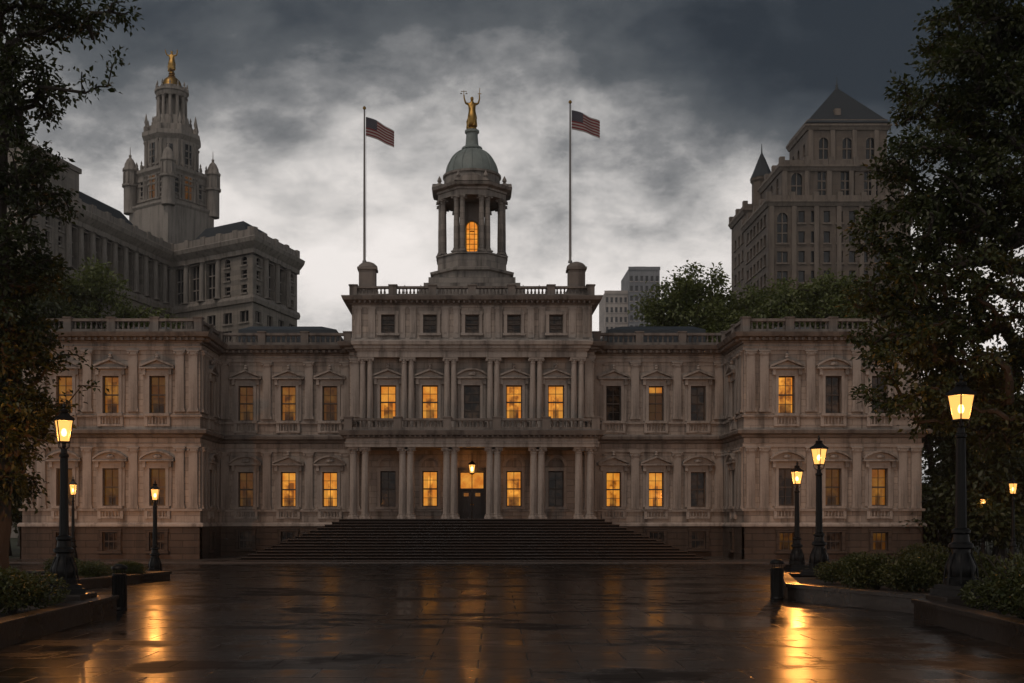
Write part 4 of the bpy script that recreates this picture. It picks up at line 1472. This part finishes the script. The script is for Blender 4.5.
def round_tree(name, label, x, y_, h, rad, m_, seed, n_attr=260, per=26, leaf=.42, group=None, low=.50):
    rg = random.Random(seed)
    b = Vector((x, y_, 0))
    lum = []
    for i in range(9 if low > .4 else 13):
        a = rg.uniform(0, 6.28)
        rr = rad * rg.uniform(.25, .75)
        zc = h * rg.uniform(low, .86)
        q = rad * rg.uniform(.32, .5)
        lum.append((b + Vector((rr * math.cos(a), rr * math.sin(a), zc)), (q, q, q * .75), 1))
    lum.append((b + Vector((0, 0, h * .9)), (rad * .4, rad * .4, h * .09), 1))
    tr = [b, b + Vector((rg.uniform(-.3, .3), 0, h * .3)), b + Vector((rg.uniform(-.6, .6), 0, h * .6)), b + Vector((0, 0, h * .88))]
    return tree(name, label, b, tr, lum, n_attr, per, leaf, .42, .34, m_, seed, group, 1.0)


GT = 'trees behind the hall'
round_tree('park_tree', 'tall pale green tree rising over the roof beside the distant slab tower', gx(700, 107), 32, 27.0, 8.6, M['leaf_green'], 21, 620, 44, .40, GT)
round_tree('park_tree', 'broad green tree over the roof below the pyramid roofed tower', gx(775, 108), 33, 26.4, 8.8, M['leaf_green'], 22, 620, 50, .40, GT)
round_tree('park_tree', 'green tree over the right wing half hidden by the turning oak', gx(832, 107), 32, 26.4, 7.5, M['leaf_green'], 23, 480, 46, .40, GT)
round_tree('park_tree', 'green tree over the left wing below the granite colonnade', gx(98, 108), 33, 27.5, 8.8, M['leaf_green'], 24, 680, 56, .40, GT)
round_tree('park_tree', 'dark tree over the left wing behind the big framing branches', gx(45, 105), 30, 27.5, 5.2, M['leaf_dark'], 25, 260, 32, .40, GT)
GS = 'dark trees beside the hall'
for i, (px, d_, h_, r_, lab) in enumerate((
        (955, 84, 14, 5.0, 'shadowy tree just right of the hall wing behind the big lamp'), (1000, 76, 13, 4.6, 'shadowy tree beside the hall behind the small far lamp'),
        (1040, 92, 17, 6.0, 'taller shadowy tree at the far right edge beyond the fence'), (975, 112, 18, 6.5, 'shadowy tree farthest back in the gap right of the hall'),
        (934, 98, 16, 5.5, 'shadowy tree hugging the far corner of the right wing'), (966, 70, 11, 4.2, 'nearest low shadowy tree between the wing and the biggest lamp'),
        (5, 80, 14, 5.0, 'shadowy tree left of the hall behind the near trunk'), (-30, 92, 17, 6.0, 'taller shadowy tree at the far left edge'), (22, 112, 18, 6.0, 'shadowy tree farthest back in the gap left of the hall'))):
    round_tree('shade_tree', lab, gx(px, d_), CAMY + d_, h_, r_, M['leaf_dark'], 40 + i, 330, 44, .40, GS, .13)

# ------------------------------------------------------------------ planters, shrubs
def planter(label, poly, h):
    """kerbed stone bed: walls with coping, soil inside"""
    poly = [Vector(p) for p in poly]
    c = sum(poly, Vector((0, 0))) / len(poly)
    o = thing('planter', label, 'planter', (c.x, c.y, 0), 0, 'stone planters round the plaza')
    pl = [p - c for p in poly]
    s = MB().sweep([(0, -.05), (0, h - .11), (-.34, h - .11), (-.34, -.05)], pl, closed=True)
    bevel(s.build('planter_wall', M['granite'], o), .015)
    s = MB().sweep([(.05, h - .109), (.05, h), (-.39, h), (-.39, h - .109), (.05, h - .109)], pl, closed=True)
    bevel(s.build('coping', M['granite'], o), .02)
    nrm = []
    q = [p * (1 - .3 / max(p.length, .4)) for p in pl]
    MB().add([(p.x, p.y, h - .14) for p in q], [tuple(range(len(q)))]).build('soil', M['soil'], o)
    return o


Y = lambda d_: CAMY + d_
# walking direction keeps the outside on the right-hand side (clockwise seen from below, so list counter-clockwise)
planter('dark stone planter at the lower left under the tallest left lamp', [(-17.5, Y(14)), (-8.7, Y(14)), (-9.25, Y(29.3)), (-17.5, Y(29.3))], .5)
planter('low far planter on the left carrying the smaller lamp', [(-21, Y(39.5)), (-14.1, Y(39.5)), (-12.5, Y(46.6)), (-21, Y(47.5))], .36)
planter('long planter of shrubs behind the bin on the right', [(9.7, Y(34.6)), (11.85, Y(28.9)), (19.5, Y(28.9)), (19.5, Y(42)), (11.4, Y(42))], .5)
planter('dark stone planter at the lower right under the biggest lamp', [(9.85, Y(16)), (19, Y(16)), (19, Y(27.9)), (10.95, Y(27.9))], .5)


def bush_mesh(seed, n, rx, rz_, leaf=.085):
    rng = np.random.default_rng(seed)
    lobes = [(rng.uniform(-.45, .45, 3) * np.array((rx, rx, 0)) + np.array((0, 0, rz_ * rng.uniform(.35, .6))), rng.uniform(.38, .6) * rx) for _ in range(7)]
    cs = []
    for c, r in lobes:
        v = rng.normal(0, 1, (n // 7, 3))
        v /= np.linalg.norm(v, axis=1)[:, None]
        v[:, 2] = v[:, 2] * rz_ / rx * .75
        q = rng.uniform(.55, 1.08, (n // 7, 1)) ** .6
        cs.append(c + v * r * q)
    c = np.concatenate(cs)
    c[:, 2] = np.abs(c[:, 2])
    d = c - np.array((0, 0, rz_ * .3))
    d /= np.linalg.norm(d, axis=1)[:, None] + 1e-6
    me = leaves(rng, c, d, leaf, 'foliage', M['leaf_bush'], droop=-.1)
    s = MB()
    for k in range(11):
        a = rng.uniform(0, 6.28)
        r = rx * rng.uniform(.3, .8)
        s.tube([(0, 0, -.1), (r * .4 * math.cos(a), r * .4 * math.sin(a), rz_ * .5), (r * math.cos(a), r * math.sin(a), rz_ * rng.uniform(.7, 1.05))], [.025, .016, .006], 4)
    return me, s.mesh('stems', M['bark'])


BV = [bush_mesh(60 + i, 5200, 1.0, .95) for i in range(3)]
BF = [bush_mesh(70 + i, 2600, 1.0, .95, .12) for i in range(2)]
GB = 'shrubs in the planters'
bushes = [  # px, d, scale, height scale, base z, label
    (12, 25.0, 1.15, .95, .36, 'leafy shrub in the near left planter at the picture edge'), (30, 28.2, .9, .9, .36, 'leafy shrub just left of the tallest left lamp'), (-20, 27.6, 1.1, 1.1, .36, 'leafy shrub at the far left end of the near planter'),
    (92, 43.0, .95, .75, .22, 'low shrub in the far left planter behind the left bin'), (122, 45.0, .9, .8, .22, 'low shrub in the far left planter next to the smaller lamp'), (60, 44.0, 1.1, .8, .22, 'low shrub in the far left planter behind the tall lamp'),
    (846, 36.5, .95, .95, .36, 'leafy shrub right beside the taller of the two close lamps'), (877, 34.0, 1.15, 1.1, .36, 'rounded leafy shrub at the middle of the right planter'), (910, 33.0, 1.1, 1.05, .36, 'leafy shrub in the right planter left of the biggest lamp'),
    (940, 33.6, 1.15, 1.05, .36, 'leafy shrub in the right planter directly behind the biggest lamp'), (985, 32.5, 1.2, 1.1, .36, 'leafy shrub in the right planter right of the biggest lamp'), (862, 38.8, 1.1, 1.0, .36, 'back row shrub in the right planter near the lamps'), (925, 38.0, 1.3, 1.05, .36, 'back row shrub in the right planter below the hall wing'),
    (1003, 25.5, 1.1, 1.05, .36, 'leafy shrub in the near right planter beside the biggest lamp'), (1028, 23.0, 1.25, 1.2, .36, 'tallest leafy shrub in the near right planter at the picture edge')]
for i, (px, d_, sc, hs, z_, lab) in enumerate(bushes):
    fo, sm_ = BV[i % 3]
    o = thing('shrub', lab, 'shrub', (gx(px, d_), Y(d_), z_), i * 1.3, GB)
    o.scale = (sc, sc, sc * hs)
    link('foliage', fo, o)
    link('stems', sm_, o)

# ------------------------------------------------------------------ lamps
def lamp_proto():
    """5.3 m cast iron lamp: square plinth, vase base, fluted shaft, four sided lantern"""
    o = link('street_lamp', None)
    s = MB().box(-.48, .48, -.48, .48, 0, .16).box(-.41, .41, -.41, .41, .16, .26)
    s.build('plinth', M['iron'], o)
    s = MB().lathe([(.36, .26), (.37, .40), (.30, .46), (.32, .56), (.33, .72), (.25, .92), (.20, 1.04), (.20, 1.14), (.27, 1.18), (.27, 1.26), (.19, 1.32), (.17, 1.50), (.21, 1.54), (.21, 1.60), (.13, 1.66)], n=16)
    for k in range(8):
        a = k * R(45)
        s.tube([(.37 * math.cos(a), .37 * math.sin(a), .30), (.325 * math.cos(a), .325 * math.sin(a), .72), (.21 * math.cos(a), .21 * math.sin(a), 1.05)], .026, 5)
    s.build('base', M['iron'], o)
    s = MB().lathe([(.125, 1.46), (.115, 2.6), (.095, 3.85), (.125, 3.88), (.13, 3.94), (.09, 3.98), (.08, 4.12)], n=12)
    for k in range(8):
        a = k * R(45)
        s.tube([(.118 * math.cos(a), .118 * math.sin(a), 1.5), (.092 * math.cos(a), .092 * math.sin(a), 3.84)], .015, 4)
    s.build('shaft', M['iron'], o)
    zb, zt, rb, rt = 4.32, 4.90, .125, .205
    s = MB()
    for k in range(4):
        a = R(45) + k * R(90)
        ca, sa = math.cos(a), math.sin(a)
        s.tube([(.05 * ca, .05 * sa, 4.08), (.17 * ca, .17 * sa, 4.16), (.19 * ca, .19 * sa, 4.27), (rb * r2 * ca, rb * r2 * sa, zb)], .014, 5)
        s.tube([(rb * r2 * ca, rb * r2 * sa, zb - .02), (rt * r2 * ca, rt * r2 * sa, zt + .02)], .017, 5)
    s.box(-rb - .02, rb + .02, -rb - .02, rb + .02, zb - .035, zb)
    s.lathe([(.02, 4.1), (.06, 4.16), (.05, 4.24), (.09, 4.32)], n=10)
    s.build('lantern_frame', M['iron'], o)
    gl = None
    for k in range(4):
        a = k * R(90)
        c, sn = math.cos(a), math.sin(a)
        rot = lambda x, y_: (x * c - y_ * sn, x * sn + y_ * c)
        v = [(*rot(-rb + .01, -rb), zb), (*rot(rb - .01, -rb), zb), (*rot(rt - .01, -rt), zt), (*rot(-rt + .01, -rt), zt)]
        MB().add(v, [(0, 1, 2, 3)]).build('glass_pane', M['lamp_glass'], o)
    s = MB()
    s.box(-rt - .03, rt + .03, -rt - .03, rt + .03, zt, zt + .035)
    A = R(45)
    s.lathe([((rt + .05) * r2, zt + .035), ((rt + .03) * r2, zt + .07), (.20, zt + .15), (.13, zt + .23), (.11, zt + .26)], n=4, a0=A, smooth=False)
    s.lathe([(.12, zt + .25), (.13, zt + .30), (.10, zt + .33)], n=12)
    s.build('lantern_roof', M['iron'], o)
    MB().lathe([(.05, zt + .32), (.03, zt + .37), (.055, zt + .41), (.03, zt + .46), (.008, zt + .56)], n=8).build('finial', M['iron'], o)
    MB().lathe([(.01, 0), (.055, .03), (.075, .11), (.05, .2), (.01, .23)], (0, 0, 4.46), 12).build('bulb', M['bulb'], o)
    point('lamp_light', (0, 0, 4.56), 70, o, .055)
    return o


LP = lamp_proto()
LH = 5.42
lamps = [  # px, d, base z, height, label, light energy
    (64, 28.0, .5, 4.75, 'tall black lamp post with the nearest glowing lantern on the left planter', 450),
    (155, 50.0, 0.0, 4.25, 'short black lamp post glowing before the left wing on the far planter', 380),
    (961, 27.2, .5, 5.35, 'biggest black lamp post with glowing lantern on the near right planter', 420),
    (819, 40.2, .5, 4.98, 'taller of the two close lit lamps before the right wing', 280),
    (797, 56.0, 0.0, 5.4, 'shorter looking of the two close lit lamps, nearer the right wing', 1500),
    (73, 60.0, 0.0, 4.85, 'small far lamp before the left wing behind the nearest left lamp', 1300),
    (1013, 61.0, 0.0, 4.95, 'small far lamp glowing among dark trees at the right edge', 300),
    (983, 67.0, 0.0, 4.15, 'faintest lamp deep among the trees right of the hall', 40)]
for i, (px, d_, z_, h_, lab, en_) in enumerate(lamps):
    o = LP if i == 0 else copy_tree(LP)
    o.location = (gx(px, d_), Y(d_), z_)
    k = h_ / LH
    slim = 1.05 if i < 5 else .78
    o.scale = (k * slim, k * slim, k)
    o.rotation_euler = (0, 0, R((28, 10, 22, 40, 5, 0, 30, 10)[i]))
    tag(o, lab, 'street lamp', 'street lamps round the plaza')
    for ch in o.children:
        if ch.type == 'LIGHT':
            if i:
                ch.data = ch.data.copy()
            ch.data.energy = en_ * 2.0
# stone blocks under the two big lamps
for (px, d_, lab) in ((64, 28.0, 'square dark block under the tallest left lamp'), (961, 27.2, 'square dark block under the biggest lamp')):
    o = MB().box(-.62, .62, -.62, .62, -.15, .12).build('lamp_plinth', M['granite'], None, (gx(px, d_), Y(d_), .5 - .0))
    tag(o, lab, 'plinth', 'blocks under lamps')
    bevel(o, .03)
LP.location.z += .12
bpy.data.objects['street_lamp.002'].location.z += .12

# ------------------------------------------------------------------ bins
def bin_proto():
    o = link('litter_bin', None)
    s = MB().lathe([(.26, 0), (.27, .06), (.23, .10), (.235, .95), (.25, .98), (.25, 1.02)], n=20)
    for k in range(16):
        a = k * 2 * math.pi / 16
        s.tube([(.245 * math.cos(a), .245 * math.sin(a), .08), (.25 * math.cos(a), .25 * math.sin(a), .96)], .014, 4)
    s.build('body', M['iron'], o)
    s = MB()
    for k in range(4):
        a = R(45) + k * R(90)
        s.tube([(.21 * math.cos(a), .21 * math.sin(a), 1.0), (.21 * math.cos(a), .21 * math.sin(a), 1.16)], .014, 5)
    s.lathe([(.28, 1.14), (.29, 1.18), (.24, 1.24), (.10, 1.28), (.04, 1.29)], n=20)
    s.build('lid', M['iron'], o)
    return o


bn = bin_proto()
for i, (px, d_, lab) in enumerate(((109, 30.3, 'black ribbed litter bin at the corner of the near left planter'), (782, 34.4, 'black ribbed litter bin beside the planter on the right'))):
    o = bn if i == 0 else copy_tree(bn)
    o.location = (gx(px, d_) + (.22 if i == 0 else -.1), Y(d_) + .2, 0)
    o.scale = (.76, .76, .98)
    tag(o, lab, 'litter bin', 'litter bins on the plaza')

# iron fence beyond the wings
def fence(label, x0, x1, y_):
    o = thing('iron_fence', label, 'fence', ((x0 + x1) / 2, y_, 0), 0, 'iron fences beside the hall')
    L = abs(x1 - x0)
    s = MB().box(-L / 2, L / 2, -.03, .03, .25, .31).box(-L / 2, L / 2, -.03, .03, 1.45, 1.51)
    k = int(L / .22)
    for i in range(k):
        x = -L / 2 + .1 + i * .22
        s.box(x - .012, x + .012, -.012, .012, .05, 1.75)
    s.build('railing', M['iron'], o)
    for i in range(int(L / 3.5) + 1):
        MB().lathe([(.08, 0), (.06, .2), (.05, 1.7), (.09, 1.76), (.02, 1.95)], (-L / 2 + i * 3.5, 0, 0), 8).build('post', M['iron'], o)


fence('long black iron fence in the dark right of the hall', 28.6, 49, -6)
fence('long black iron fence in the dark left of the hall', -49, -28.6, -6)
